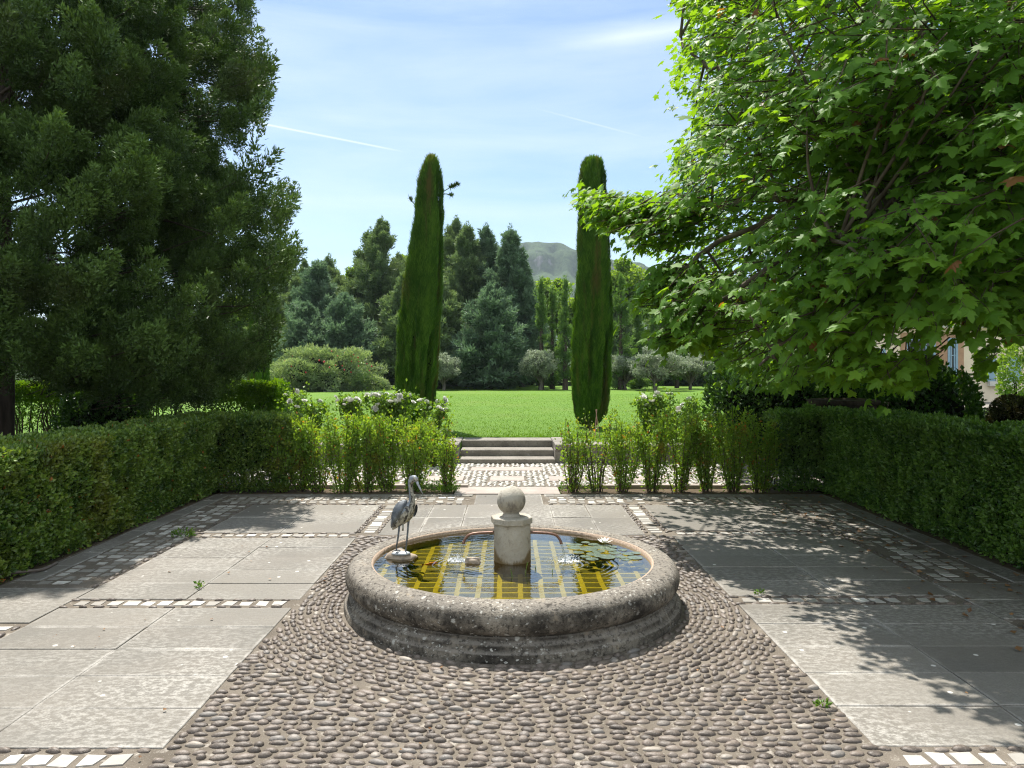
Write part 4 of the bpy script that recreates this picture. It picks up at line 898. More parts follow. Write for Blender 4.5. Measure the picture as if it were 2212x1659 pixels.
arm2 = curve([W(1600, 650, 7.), W(1500, 690, 7.2), W(1400, 735, 7.3)], 40); A2 = arm2[rng.integers(0, 40, 200)] + rng.normal(0, .16, (200, 3))
arm3 = curve([W(1560, 520, 7.6), W(1450, 590, 7.7), W(1370, 640, 7.8)], 40); A3 = arm3[rng.integers(0, 40, 260)] + rng.normal(0, .2, (260, 3))
P = np.concatenate([P, B, A_, A2, A3]); n = len(P); px, py = proj(P)
cl = vnoise(P * 1.0 + 2) * .6 + vnoise(P * 2.4) * .4
keep = inpoly(px, py, PLP) & (P[:, 2] > 1.5) & (P[:, 1] > 3.6) & (cl > .43) & ~lit(P)
keep &= ((px < 2350) & (py > -150)) | (rng.random(n) < .2)
keep &= (P[:, 1] < 9.3) | (rng.random(n) < .6)
keep &= (P[:, 2] < 1.7 + 797 * P[:, 1] / F_ + 1.5) | (rng.random(n) < .3)
HOLE = inpoly(px, py, [(1850, 690), (2062, 680), (2170, 690), (2230, 720), (2230, 790), (2152, 790), (2140, 760), (2085, 765), (2075, 800), (2040, 800), (2010, 775), (1880, 768), (1840, 735)])
keep &= ~HOLE | (rng.random(n) < .05)
P = P[keep]; n = len(P)
if n > 3600: P = P[rng.permutation(n)[:9500]]; n = len(P)
out = nrm((P - np.array([tx, ty, 4.2])) * np.array([1, 1, .8])); D = nrm(out * .8 + rdir(n) * .45 + np.array([0, 0, -.22])); tl = rng.uniform(.28, .5, n)
pt = empty('plane_tree', (tx, ty, 0), 'large spreading plane tree with big lobed leaves filling the right of the view', 'tree')
g = G(); gt = G(); NL = 8
for k in range(NL):
    t = k / (NL - 1); sgn = 1 if k % 2 else -1; X, Y, Z = frame(D, np.tile((0, 0, 1.), (n, 1)))
    base = P + D * (tl * (t - .5))[:, None]; ld = nrm(D * (.35 + .6 * t) + X * (sgn * (1.1 - .8 * t)) + rdir(n) * .4 + np.array([0, 0, -.3])); up = nrm(np.array([0, 0, 1.]) * .8 + out * .45 + rdir(n) * .45)
    lx, ly, lz = frame(ld, up); sz = rng.uniform(.055, .14, n) * (1 - .25 * abs(t - .4)); ok = rng.random(n) < .9
    bp = base + ld * .05
    qx, qy = proj(bp + ld * sz[:, None] * .6); ok &= inpoly(qx, qy, [(x, y) for x, y in PLP]) | ((rng.random(n) < .25) & (qx < 1990))
    g.inst(PLT, PLF, bp[ok], lx[ok], ly[ok], lz[ok], np.stack([sz * rng.uniform(.75, 1.2, n), sz, sz * rng.uniform(-.3, 2.6, n)], -1)[ok], np.clip(rng.normal(.5, .22, n), 0, 1)[ok])
    gt.inst(np.array([(-.5, 0, 0), (.5, 0, 0), (.3, 1, 0), (-.3, 1, 0)]), np.array([[0, 1, 2, 3]]), base[ok], lx[ok], ly[ok], lz[ok], np.stack([np.full(n, .004), np.full(n, .055), np.ones(n)], -1)[ok], .5)
g.build('crown', MT['plane'], pt, off=(tx, ty, 0))
TIPIN = inpoly(*proj(P + D * tl[:, None] * .5), PLP) & inpoly(*proj(P - D * tl[:, None] * .7), PLP)
for i in range(n):
    if rng.random() < .75 and TIPIN[i]: V, f = tube([P[i] - D[i] * tl[i] * .75, P[i] + rng.normal(0, .015, 3), P[i] + D[i] * tl[i] * .5], [.0065, .0045, .002], 4, False); gt.add(V, f)
gt.build('twigs', MT['stem'], pt, off=(tx, ty, 0))
g = G(); V, f = tube(curve([(tx, ty, -.1), (tx, ty, .6), (tx - .1, ty, 1.8), (tx - .15, ty, 2.6)], 10), np.linspace(.42, .3, 10), 14); g.add(V, f); g.build('trunk', MT['planebark'], pt, True, off=(tx, ty, 0))
g = G()
limbs = [[(tx - .1, ty, 2.3), W(2150, 255, 7.5), W(2060, 330, 7.2), W(1830, 400, 7.), W(1600, 430, 7.6), W(1420, 470, 8.3), W(1275, 425, 8.6)], [(tx - .1, ty, 2.3), W(2180, 240, 6.6), W(2110, 228, 6.4), W(2040, 300, 6.1)], [W(2120, 225, 6.5), W(2112, 300, 6.3), W(2118, 420, 6.)], [W(2020, 335, 7.2), W(1990, 420, 6.), W(1890, 480, 5.6), W(1800, 520, 5.4)],
         [W(2080, 320, 7.2), W(1800, 250, 7.5), W(1560, 160, 8.), W(1470, 80, 8.3)], [(tx, ty, 2.4), W(2000, 100, 8.), W(1750, 0, 8.5), W(1550, -60, 9)], [W(1830, 400, 7.), W(1680, 560, 7.), W(1480, 690, 7.2), W(1400, 735, 7.3)], [W(1830, 400, 7.), W(1650, 480, 7.4), W(1450, 590, 7.7), W(1380, 635, 7.8)],
         [W(1990, 420, 6.), W(1850, 600, 5.8), W(1640, 790, 6.)], [(tx, ty, 2.5), (8.5, 8, 4.5), (10, 7, 6)], [(tx, ty, 2.5), (8.5, 11, 5), (9.5, 12.5, 6.5)], [(tx, ty, 2.5), (6.8, 10, 5.5), (6.4, 11, 8.5)]]
for k, L_ in enumerate(limbs):
    c = curve(L_, 26); c[1:-1] += rng.normal(0, .03, (24, 3)); r0 = .17 if k in (0, 1, 5, 9, 10, 11) else .05; V, f = tube(c, np.linspace(r0, .014, 26) * .8, 9, False); g.add(V, f)
for i in rng.choice(np.nonzero(TIPIN)[0], 380, False):
    cs = [curve(l, 26)[j] for l in limbs for j in range(6, 26)]; cs = np.array(cs); d = np.linalg.norm(cs - P[i], axis=1); b = cs[d.argmin()]
    if d.min() > 2.6: continue
    V, f = tube(curve([b, (b + P[i]) / 2 + rng.normal(0, .05, 3) + np.array([0, 0, .04]), P[i]], 8), np.linspace(.018, .005, 8), 5, False); g.add(V, f)
g.build('limbs', MT['planebark'], pt, True, off=(tx, ty, 0))
g = G()
for i in rng.choice(n, 110, False):
    c = P[i] + rng.normal(0, .06, 3) - np.array([0, 0, .12]); V, f = sphere(c, .016, 8, 6); g.add(V, f, rng.random()); V, f = tube([P[i], c], [.0015, .0015], 4, False); g.add(V, f, .3)
MT['ballfruit'] = plain('plane_seed_ball', (.2, .15, .05), .9, .1); o = g.build('seed_balls', MT['ballfruit'], pt, off=(tx, ty, 0)); o['kind'] = 'stuff'

# bright open hedge and bushes on the left, beyond the clipped hedge
loc = (-7, 15.6, LZ); h = empty('bright_hedge', loc, 'loose bright green hedge with bare woody stems behind the clipped left hedge', 'hedge'); g = G()
x0, x1 = (30 - CX) * 15.6 / F_, (608 - CX) * 15.6 / F_; zt = CH - (828 - HY) * 15.6 / F_
hedge_skin(g, [((x0 - 4, 15.2, zt - .38), (x1 - x0 + 4, 0, 0), (0, 0, .38), (0, -1, 0)), ((x0 - 4, 15.2, zt), (x1 - x0 + 4, 0, 0), (0, .9, 0), (0, 0, 1)), ((x1, 15.2, LZ + .2), (0, .9, 0), (0, 0, zt - LZ - .2), (1, 0, 0)), ((x1 - .7, 15.2, LZ + .3), (.7, 0, 0), (0, 0, zt - LZ - .3), (0, -1, 0))], 4200, .055, .09, 4., .2)
n = 26000; P = np.stack([rng.uniform(x0 - 3, x1, n), rng.uniform(15.2, 16, n), LZ + rng.random(n) ** .6 * (zt - LZ)], -1); P = P[vnoise(P * 1.6) > np.interp(P[:, 0], [-8.5, -5.5], [.3, .56])]; leaves(g, P, rdir(len(P)), .055, rng.random(len(P)) * .7)
g.build('foliage', MT['euonymus'], h, off=loc); g = G()
for k in range(150):
    x = rng.uniform(x0 - 2, x1); y = rng.uniform(15.3, 15.9); P = [(x, y, LZ - .05), (x + rng.normal(0, .1), y, LZ + .4), (x + rng.normal(0, .25), y + rng.normal(0, .1), zt - .15)]; V, f = tube(curve(P, 6), np.linspace(.018, .007, 6), 5, False); g.add(V, f)
g.build('stem', MT['stem'], h, off=loc)
def bush(name, label, cat, c, rr, n, size, mat, lump=.25, group=None, core=True, open_=0., wide=1.):
    t = empty(name, (c[0], c[1], c[2] - rr[2]), label, cat, group); U = rdir(n); rr = np.array(rr); P = U * rr; lum = vnoise((P + c) * 2.2 / max(rr.max() * .6, .5)) * .6 + vnoise((P + c) * 5. / max(rr.max() * .6, .5)) * .4
    P = P * (1 + (lum - .5) * 2 * lump - rng.random(n) ** 2 * .22)[:, None] + c; keep = P[:, 2] > c[2] - rr[2] * .98; U = U[keep]; P = P[keep]; lum = lum[keep]
    g = G(); leaves(g, P, nrm(U * .6 + rdir(len(P)) * .8 + np.array([0, 0, .4])), size * rng.uniform(.7, 1.3, len(P)), np.clip(.5 + (lum - .5) * .8 + rng.normal(0, .22, len(P)), 0, 1), nrm(U * .6 + rdir(len(P))), wide)
    off = (c[0], c[1], c[2] - rr[2]); g.build('foliage', MT[mat], t, off=off)
    g = G()
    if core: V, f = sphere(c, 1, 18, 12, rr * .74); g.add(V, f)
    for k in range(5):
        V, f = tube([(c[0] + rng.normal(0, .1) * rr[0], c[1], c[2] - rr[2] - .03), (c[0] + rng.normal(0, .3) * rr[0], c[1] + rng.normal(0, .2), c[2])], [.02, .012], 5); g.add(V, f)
    g.build('inner_fill', MT['core'], t, off=off); return t
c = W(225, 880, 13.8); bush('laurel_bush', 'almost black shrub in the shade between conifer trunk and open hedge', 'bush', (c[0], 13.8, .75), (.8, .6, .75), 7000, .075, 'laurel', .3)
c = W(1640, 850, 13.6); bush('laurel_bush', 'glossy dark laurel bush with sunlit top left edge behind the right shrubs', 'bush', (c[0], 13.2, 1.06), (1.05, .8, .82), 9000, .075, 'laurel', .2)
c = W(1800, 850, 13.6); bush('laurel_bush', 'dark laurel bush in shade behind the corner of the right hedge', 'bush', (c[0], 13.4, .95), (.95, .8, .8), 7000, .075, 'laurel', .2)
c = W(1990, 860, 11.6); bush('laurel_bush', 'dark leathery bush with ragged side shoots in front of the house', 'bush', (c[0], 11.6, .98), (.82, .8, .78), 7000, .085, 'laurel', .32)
c = W(2186, 893, 10.2); bush('clipped_ball', 'dull brown clipped box ball at the right edge behind the hedge', 'bush', (c[0], 10.2, 1.03), (.30, .30, .30), 5200, .034, 'brownball', .05)
c = W(2226, 790, 20); bush('garden_shrub', 'light green and reddish shrub against the house at the far right', 'bush', (c[0], 20.5, 1.5), (.45, .5, 1.0), 2600, .09, 'decid', .3, core=False)
for k, (px, y0, y1, hw, Y, lb) in enumerate([(100, 745, 830, 75, 34, 'pale grey green bush glimpsed right of the conifer trunk'), (262, 798, 845, 45, 19, 'bright bush sticking out above the hedge under the conifer'), (330, 770, 842, 90, 40, 'sunlit shrub across the lawn seen beneath the conifer'), (455, 770, 842, 70, 42, 'dark shrub across the lawn between conifer and clipped column')]):
    zt = CH - (y0 - HY) * Y / F_; c = ((px - CX) * Y / F_, Y, (zt + LZ) / 2); bush('garden_shrub', lb, 'bush', c, (hw * Y / F_, hw * Y / F_ * .7, (zt - LZ) / 2), 5000, .12 if Y > 30 else .07, ('olive', 'euonymus', 'decid', 'pinefar')[k], .25)

ux, uy = 5.0, 11.2; un = empty('stone_urn', (ux, uy, .06), 'broad weathered stone urn just behind the corner of the right hedge', 'urn')
g = G(); V, f = lathe([(.3, -.02), (.3, .3), (.26, .34), (.2, .42), (.2, .5), (.34, .66), (.43, .86), (.46, 1.1)], 32, ux, uy); g.add(V, f); g.build('bowl', MT['bark'], un, True, off=(ux, uy, 0))
g = G(); V, f = lathe([(.46, 1.1), (.5, 1.12), (.51, 1.15), (.5, 1.18), (.44, 1.19), (.42, 1.15), (.0, 1.14)], 32, ux, uy); g.add(V, f); g.build('rim', MT['bark'], un, True, off=(ux, uy, 0))
# ---------------------------------------------------------------- beyond the lawn
TF_ = [plume_T(46, 30 + k, .26, .22, .085) for k in range(4)]
def conifer(px, yt, hw, Y, label, mat='pinefar', np_=1300, droop=0., kind='far_conifer', pw=.68, group='conifers beyond the lawn'):
    x0 = (px - CX) * Y / F_; zt = CH - (yt - HY) * Y / F_; h = zt - LZ; Rm = hw * Y / F_ * (1.22 if kind == 'far_conifer' else 1.); t = empty(kind, (x0, Y, LZ), label, 'tree', group)
    nb = max(24, np_ // 12); qb = np.sort(rng.random(nb) ** .85); kb = rng.integers(0, nb, np_); ab = rng.random(nb) * 6.283; Rb = Rm * np.clip(1.0 - qb, .02, 1) ** pw * rng.uniform(.68, 1.18, nb)
    sp_ = rng.random(np_) ** .6; q = qb[kb]; a = ab[kb] + rng.normal(0, .2, np_) * (1.1 - sp_ * .4); rr = Rb[kb] * sp_; N = np.stack([np.cos(a), np.sin(a), np.zeros(np_)], -1)
    z = LZ + h * (.02 + .93 * q) + rr * (.22 + .5 * q - droop) + rng.normal(0, .14, np_)
    P = np.stack([x0 + rr * N[:, 0], Y + rr * N[:, 1], z], -1); D = nrm(N * (1. - .4 * q)[:, None] + np.array([0, 0, 1.]) * (.3 - droop + q * .7)[:, None] + rdir(np_) * .45); L = (.6 + .7 * (1 - q)) * rng.uniform(.7, 1.3, np_) * min(1.2, Rm * .5 + .35)
    P = P - D * (L * .6)[:, None]; P = np.concatenate([P, [(x0, Y, zt - .9), (x0 + .1, Y, zt - 1.4), (x0 - .15, Y, zt - 1.7)]]); D = np.concatenate([D, [(0, 0, 1.), (.35, .1, 1.), (-.4, 0, 1.)]]); L = np.concatenate([L, [.9, .9, .9]])
    g = G(); plumes(g, P, nrm(D), L, np.clip(rng.normal(.45, .25, len(P)), 0, 1), TF_); g.build('crown', MT[mat], t, off=(x0, Y, LZ))
    g = G(); V, f = tube([(x0, Y, LZ - .2), (x0, Y, zt - .8)], [.02 * h + .05, .03], 8); g.add(V, f)
    for i in rng.choice(np_, min(70, np_), False): V, f = tube([(x0, Y, max(P[i][2] - .3, LZ)), P[i]], [.04, .015], 4, False); g.add(V, f)
    g.build('trunk', MT['bark'], t, off=(x0, Y, LZ))
for a in [(612, 552, 70, 62, 'conifer with drooping tips standing behind the big dark conifer edge', 'pinefar'), (688, 562, 78, 56, 'bluish conifer left of the oleander with soft layered boughs', 'pineblue'), (745, 640, 70, 52, 'shorter blue green conifer directly behind the oleander', 'pineblue'), (800, 490, 75, 60, 'left of the twin pointed tops of the tall conifer pair', 'pinefar'), (826, 468, 82, 58, 'tall conifer with the highest pointed top left of the left cypress', 'pinefar'),
          (880, 590, 75, 53, 'yellowish conifer behind the left cypress', 'pinefar'), (985, 466, 80, 60, 'tall pale green conifer just right of the left cypress', 'pinefar'), (1010, 478, 60, 57, 'conifer with forked top between the left cypress and the hill', 'pinefar'), (1050, 482, 66, 58, 'slender topped grey green conifer, middle of the clump', 'pineblue'), (1103, 484, 66, 56, 'grey green conifer at the right end of the clump beside the hill', 'pineblue'), (1060, 620, 75, 51, 'low blue green conifer in front of the middle clump', 'pineblue'), (945, 600, 70, 52, 'dark conifer low behind the right side of the left cypress', 'pinefar')]:
    conifer(*a)
for a in [(640, 600, 62, 60, 'conifer filling the gap beside the big dark conifer', 'pinefar'), (728, 596, 60, 63, 'dark conifer behind the gap between the bluish and the tall conifer', 'pinefar'), (862, 545, 55, 64, 'conifer rising behind the left edge of the left cypress', 'pinefar'), (1010, 570, 70, 62, 'dense conifer behind the low blue green one', 'pinefar'), (1128, 560, 50, 57, 'shorter conifer ending the clump beside the young conifers', 'pineblue'), (590, 640, 60, 58, 'conifer directly behind the bright clipped column', 'pinefar'), (775, 560, 62, 66, 'dark conifer deep in the clump left of the left cypress', 'pinefar'), (910, 500, 60, 66, 'tall conifer hidden mostly behind the left cypress', 'pinefar'), (960, 540, 66, 64, 'dark conifer right behind the right flank of the left cypress', 'pinefar'), (1078, 530, 60, 63, 'dark conifer between the slender topped and the right end conifers', 'pinefar'), (660, 660, 70, 52, 'low spreading blue conifer at the left foot of the wood', 'pineblue'), (712, 548, 58, 65, 'conifer closing the gap above the low blue green trees', 'pinefar'), (655, 560, 52, 66, 'tall conifer behind the edge of the big dark conifer', 'pinefar'), (1322, 640, 55, 62, 'dark conifer deep behind the right cypress', 'pinefar'), (1445, 628, 60, 63, 'dark conifer behind the largest olive tree', 'pinefar'), (1545, 640, 60, 62, 'dark conifer hidden behind the left of the plane tree', 'pinefar')]:
    conifer(*a)
for a in [(1169, 598, 17, 50, 'narrow young conifer, leftmost of the three before the hill'), (1193, 616, 15, 51, 'narrow young conifer, middle and shortest of the three before the hill'), (1221, 596, 16, 49, 'narrow young conifer touching the right cypress on its left'), (1341, 592, 27, 50, 'pointed young conifer just right of the right cypress'), (1378, 650, 20, 52, 'small pointed conifer under the hanging plane branch'), (1415, 640, 22, 53, 'young conifer behind the olive trees on the right'), (1462, 640, 22, 54, 'young conifer half hidden by plane leaves')]:
    conifer(*a, mat='youngpine', np_=330, kind='young_conifer', pw=.6, group='young conifers in a row')
def broadleaf(px, yt, hw, Y, label, mat='decid', n=9500, size=.34, base=None, group='broadleaf trees beyond the lawn', name='broadleaf_tree', ncl=34, tr=.2):
    x0 = (px - CX) * Y / F_; zt = CH - (yt - HY) * Y / F_; h = zt - LZ; Rm = hw * Y / F_; t = empty(name, (x0, Y, LZ), label, 'tree', group); b = base if base is not None else .3
    cz = LZ + h * (1 + b) / 2; rz = h * (1 - b) / 2; cc = rdir(ncl) * rng.random((ncl, 1)) ** .4 * np.array([Rm, Rm, rz]) * .8 + np.array([x0, Y, cz]); k = rng.integers(0, ncl, n); cr = rng.uniform(.22, .42, ncl) * min(Rm, rz)
    U = rdir(n); P = cc[k] + U * (cr[k] * rng.random(n) ** .35)[:, None] * np.array([1.1, 1.1, .85]); g = G()
    leaves(g, P, nrm(U * .5 + rdir(n) + np.array([0, 0, .1])), size * rng.uniform(.6, 1.3, n), np.clip(.45 + .35 * (U[:, 2]) + rng.normal(0, .2, n), 0, 1), nrm(U + rdir(n) * .8), 1.3 if mat == 'decid' else .6); g.build('crown', MT[mat], t, off=(x0, Y, LZ))
    g = G(); tp = np.array([x0 + rng.normal(0, .1), Y, LZ + h * b * .9]); V, f = tube(curve([(x0, Y, LZ - .1), (x0 + rng.normal(0, .12), Y, LZ + h * b * .5), tp], 7), np.linspace(tr, tr * .6, 7), 8); g.add(V, f)
    for j in range(min(ncl, 22)): V, f = tube(curve([tp - [0, 0, rng.random() * h * b * .4], (tp + cc[j]) / 2 + rng.normal(0, .12, 3), cc[j]], 6), np.linspace(tr * .4, tr * .08, 6), 5, False); g.add(V, f)
    g.build('trunk', MT['olivebark'] if mat == 'olive' else MT['bark'], t, off=(x0, Y, LZ))
for a in [(763, 548, 34, 66, 'bright leafy treetop peeping between the bluish and the tall conifers'), (886, 520, 34, 68, 'bright treetop touching the left cypress on its left'), (1185, 578, 52, 72, 'bright yellow green tree rising behind the three young conifers'), (1245, 640, 50, 70, 'light green tree behind the right cypress'), (1350, 548, 60, 70, 'leafy green tree right of the right cypress below the sky'), (1440, 560, 62, 72, 'leafy green tree behind the hanging plane branches'), (1530, 575, 70, 70, 'green tree behind the left part of the plane tree'), (1650, 600, 90, 66, 'green tree behind the middle of the plane tree'), (1790, 640, 90, 60, 'green tree left of the house behind the plane tree'),
          (90, 690, 90, 62, 'green tree seen under the conifer near its trunk'), (250, 700, 90, 64, 'green tree seen through the lower gaps of the conifer'), (400, 680, 90, 66, 'green tree behind the drooping right side of the conifer'), (520, 640, 80, 64, 'green tree behind the right fringe of the conifer'), (-90, 680, 110, 62, 'green tree left of the conifer trunk')]: broadleaf(*a)
for a in [(958, 764, 38, 48, 'silvery olive tree tucked behind the left cypress'), (1168, 754, 54, 49, 'silvery olive tree standing between the two cypresses'), (1352, 762, 58, 50, 'slight silvery olive tree just right of the right cypress'), (1416, 748, 76, 47, 'largest olive tree with twisted forking trunk on the right'), (1490, 763, 60, 50, 'olive tree partly under the plane leaves'), (822, 770, 30, 53, 'small grey olive right of the oleander')]:
    broadleaf(*a, mat='olive', n=8500, size=.18, base=.26, group='olive trees along the lawn', name='olive_tree', ncl=40, tr=.13)
Y = 47.; c = ((700 - CX) * Y / F_, Y, LZ + 1.15); t = bush('oleander_bush', 'broad oleander bush with pinkish red blossoms at the far edge of the lawn', 'bush', c, (105 * Y / F_, 2.4, 1.36), 30000, .22, 'oleander', .75, wide=.5)
g = G(); U = rdir(45); U[:, 1] = -np.abs(U[:, 1]); U[:, 2] = np.abs(U[:, 2])
for uu in U: V, f = sphere(np.array([0, 0, 1.36]) + uu * np.array([105 * Y / F_, 2.4, 1.36]) * rng.uniform(.98, 1.12), rng.uniform(.03, .06), 6, 4); g.add(V, f)
o = g.build('blossoms', MT['redflower'], t); o['kind'] = 'stuff'
# shaded growth filling the foot of the wood
n = 90000; P = np.stack([rng.uniform(-48, 34, n), rng.uniform(61, 68, n), LZ + rng.random(n) * 8.5], -1); P = P[(vnoise(P * .5) * .5 + vnoise(P * 1.3) * .5 > .4) & (P[:, 2] < LZ + 2 + 3. * vnoise(P * .22) + 5.5 * ((P[:, 0] > -21) & (P[:, 0] < 2)) * vnoise(P * .35 + 9))]
g = G(); leaves(g, P, rdir(len(P)), .45, rng.random(len(P)) * .6, wide=1.3); MT['under'] = foliage('undergrowth_leaf', (.02, .045, .014), (.06, .1, .025), .25, (1.4, 1.5, .6)); tag(g.build('undergrowth', MT['under']), 'shaded undergrowth at the foot of the wood beyond the lawn', 'undergrowth', kind='stuff')

# hill with limestone cliffs
nx, ny = 240, 90; xs = np.linspace(-700, 900, nx); v = np.linspace(0, 1, ny); X, Vv = np.meshgrid(xs, v)
rx = (np.array([-900, 200, 700, 1000, 1110, 1140, 1165, 1200, 1245, 1290, 1330, 1400, 1500, 1700, 2400]) - CX) * 1500 / F_; rz = CH - (np.array([760, 720, 640, 560, 534, 528, 528, 534, 548, 558, 566, 580, 600, 650, 760]) - HY) * 1500 / F_
top = np.interp(X, rx, rz); Yv = 1500 - 560 * (1 - Vv) ** 1.0; st_ = Vv + .05 * (vnoise(np.stack([X * .01, Vv * 6, X * 0], -1)) - .5)
zf = np.interp(st_, [0, .25, .42, .5, .68, .72, .9, .94, 1], [0, .2, .38, .56, .66, .84, .9, .99, 1.]); Zv = top * zf + (vnoise(np.stack([X * .018, Yv * .018, X * 0 + 3], -1)) - .5) * 26 * np.minimum(1, (1 - Vv) * 8 + .12) + (vnoise(np.stack([X * .09, Yv * .05, X * 0], -1)) - .5) * 9 * np.minimum(1, (1 - Vv) * 4 + .25)
Yv = Yv + (vnoise(np.stack([X * .05, Vv * 14, X * 0 + 1], -1)) - .5) * 46
V = np.stack([X, Yv, np.maximum(Zv - 3, -.5)], -1).reshape(-1, 3); f = [(j * nx + i, j * nx + i + 1, (j + 1) * nx + i + 1, (j + 1) * nx + i) for j in range(ny - 1) for i in range(nx - 1)]
V2 = V[-nx:] + np.array([0, 300, 0]); V2[:, 2] = -.5; VV = np.concatenate([V, V2]); f += [((ny - 1) * nx + i, (ny - 1) * nx + i + 1, ny * nx + i + 1, ny * nx + i) for i in range(nx - 1)]
g = G(); g.add(VV, np.array(f)); tag(g.build('hill', MT['hill'], None, True), kind='structure')

# the summer air in between
m = M('summer_haze'); pv = m.n('VolumePrincipled', Density=.00015, Anisotropy=.2); m.set(pv.inputs['Color'], (.76, .88, 1.)); m.t.links.new(pv.outputs[0], m.out.inputs['Volume'])
g = G(); V, f = box(-1150, 1150, -60, 1920, -1.5, 268); g.add(V, f); tag(g.build('haze', m.m), 'thin blue summer haze over the garden and hill', 'haze', kind='stuff')
# ---------------------------------------------------------------- house on the right
HY_ = 30.; hs = empty('house', (19, HY_, LZ), 'cream rendered house with pale blue shutters behind the plane tree', 'house'); off = (19, HY_, LZ)
wx = lambda p: (p - CX) * HY_ / F_
wz = lambda p: CH - (p - HY) * HY_ / F_
def hpart(name, boxes, mat, par=hs):
    g = G()
    for b in boxes: V, f = box(*b); g.add(V, f)
    return g.build(name, MT[mat], par, off=off)
ez = wz(700)
hpart('wall', [(wx(1840), 27, HY_, HY_ + 7, LZ - .1, ez)], 'wall')
g = G(); yo = HY_ - .45
V = [(wx(1840) - .4, yo, ez), (27.4, yo, ez), (27.4, HY_ + 3.5, ez + 1.5), (wx(1840) - .4, HY_ + 3.5, ez + 1.5), (wx(1840) - .4, HY_ + 7.4, ez), (27.4, HY_ + 7.4, ez)]; V = V + [(x, y, z + .12) for x, y, z in V]
g.add(V, np.array([(0, 3, 2, 1), (3, 4, 5, 2), (6, 7, 8, 9), (9, 8, 11, 10), (0, 1, 7, 6), (4, 10, 11, 5), (0, 6, 9, 3), (3, 9, 10, 4), (1, 2, 8, 7), (2, 5, 11, 8)]), .5); rf = g.build('roof', MT['rooftile'], hs, off=off)
hpart('cornice', [(wx(1840) - .1, 27.1, HY_ - .3, HY_ - .003, ez - .16, ez - .004)], 'frame')
def window(p0, p1, q0, q1, sh0, sh1):
    y = HY_; w = hpart('window', [(wx(p0), wx(p1), y - .03, y + .02, wz(q1), wz(q1) + .07), (wx(p0), wx(p1), y - .03, y + .02, wz(q0) - .07, wz(q0)), (wx(p0), wx(p0) + .07, y - .032, y + .02, wz(q1), wz(q0)), (wx(p1) - .07, wx(p1), y - .032, y + .02, wz(q1), wz(q0)), ((wx(p0) + wx(p1)) / 2 - .03, (wx(p0) + wx(p1)) / 2 + .03, y - .028, y + .02, wz(q1), wz(q0))], 'frame')
    hpart('pane', [(wx(p0) + .03, wx(p1) - .03, y - .008, y + .01, wz(q1) + .03, wz(q0) - .03)], 'glass', w)
    hpart('sill', [(wx(p0) - .32, wx(p1) + .3, y - .16, y + .01, wz(q1) - .2, wz(q1) - .01)], 'frame', w)
    for a, b in (sh0, sh1):
        g = G(); V, f = box(wx(a), wx(b), y - .06, y - .012, wz(q1) - .02, wz(q0) + .02); g.add(V, f)
        for k in range(3): zz = wz(q1) + (wz(q0) - wz(q1)) * (.15 + .35 * k); V, f = box(wx(a) + .03, wx(b) - .03, y - .085, y - .062, zz - .05, zz + .05); g.add(V, f)
        g.build('shutter', MT['shutter'], hs, off=off)
window(2150, 2176, 772, 823, (2122, 2148), (2178, 2204))
window(1868, 1890, 755, 823, (1845, 1866), (1892, 1912))
for (a, b) in ((1958, 2020), (2046, 2068)):
    d = hpart('french_door', [(wx(a), wx(b), HY_ - .05, HY_ + .02, wz(735), wz(735) + .09), (wx(a), wx(a) + .09, HY_ - .052, HY_ + .02, LZ, wz(735)), (wx(b) - .09, wx(b), HY_ - .052, HY_ + .02, LZ, wz(735))] + [(x - .025, x + .025, HY_ - .045, HY_ + .02, LZ, wz(735)) for x in np.linspace(wx(a), wx(b), 4)[1:-1]] + [(wx(a), wx(b), HY_ - .04, HY_ + .02, z - .02, z + .02) for z in np.linspace(LZ + .1, wz(735), 5)[1:-1]], 'shutter')
    hpart('pane', [(wx(a) + .04, wx(b) - .04, HY_ - .012, HY_ + .01, LZ, wz(735))], 'glass', d)
    hpart('surround', [(wx(a) - .24, wx(a) - .004, HY_ - .035, HY_ + .01, LZ, wz(735) + .3), (wx(b) + .004, wx(b) + .24, HY_ - .035, HY_ + .01, LZ, wz(735) + .3), (wx(a) - .004, wx(b) + .004, HY_ - .034, HY_ + .01, wz(735) + .1, wz(735) + .3)], 'quoin', d)
g = G(); V, f = box(12.5, 28, 24.8, HY_ - .01, LZ - .1, LZ + .05); g.add(V, f); tag(g.build('terrace', MT['step']), kind='structure')
g = G(); V, f = box(10.6, 20, 18.6, 18.9, LZ - .1, LZ + .03); g.add(V, f); tag(g.build('kerb', MT['step']), kind='structure')

# hose and fallen leaves
P = curve([(-4.6, 5.45, .02), (-4.3, 5.75, .03), (-4.12, 6.02, .04), (-4.0, 6.15, .03), (-3.93, 6.28, .013), (-3.95, 6.5, .013)], 24); g = G(); V, f = tube(P, .013, 8); g.add(V, f); tag(g.build('garden_hose', MT['hose'], None, True), 'brown garden hose curving out from under the left hedge', 'hose')
n = 520; x = np.where(rng.random(n) < .75, rng.normal(3.75, .45, n), rng.uniform(-3.9, 4.2, n)); y = rng.uniform(3.2, 10.1, n); P = np.stack([x, y, np.full(n, .012)], -1); P = P[(x > -3.9) & (x < 4.22) & (np.hypot(x - BX, y - BY) > 1.3)]; n = len(P)
g = G(); leaves(g, P, nrm(rdir(n) * np.array([1, 1, .15])), rng.uniform(.012, .06, n) * np.where(P[:, 0] > 3, 1, .6), rng.random(n), nrm(np.array([0, 0, 1.]) + rdir(n) * .4), 1.4); tag(g.build('fallen_leaves', MT['deadleaf']), 'dry brown leaf litter on the paving, thickest by the right hedge', 'leaves', kind='stuff')

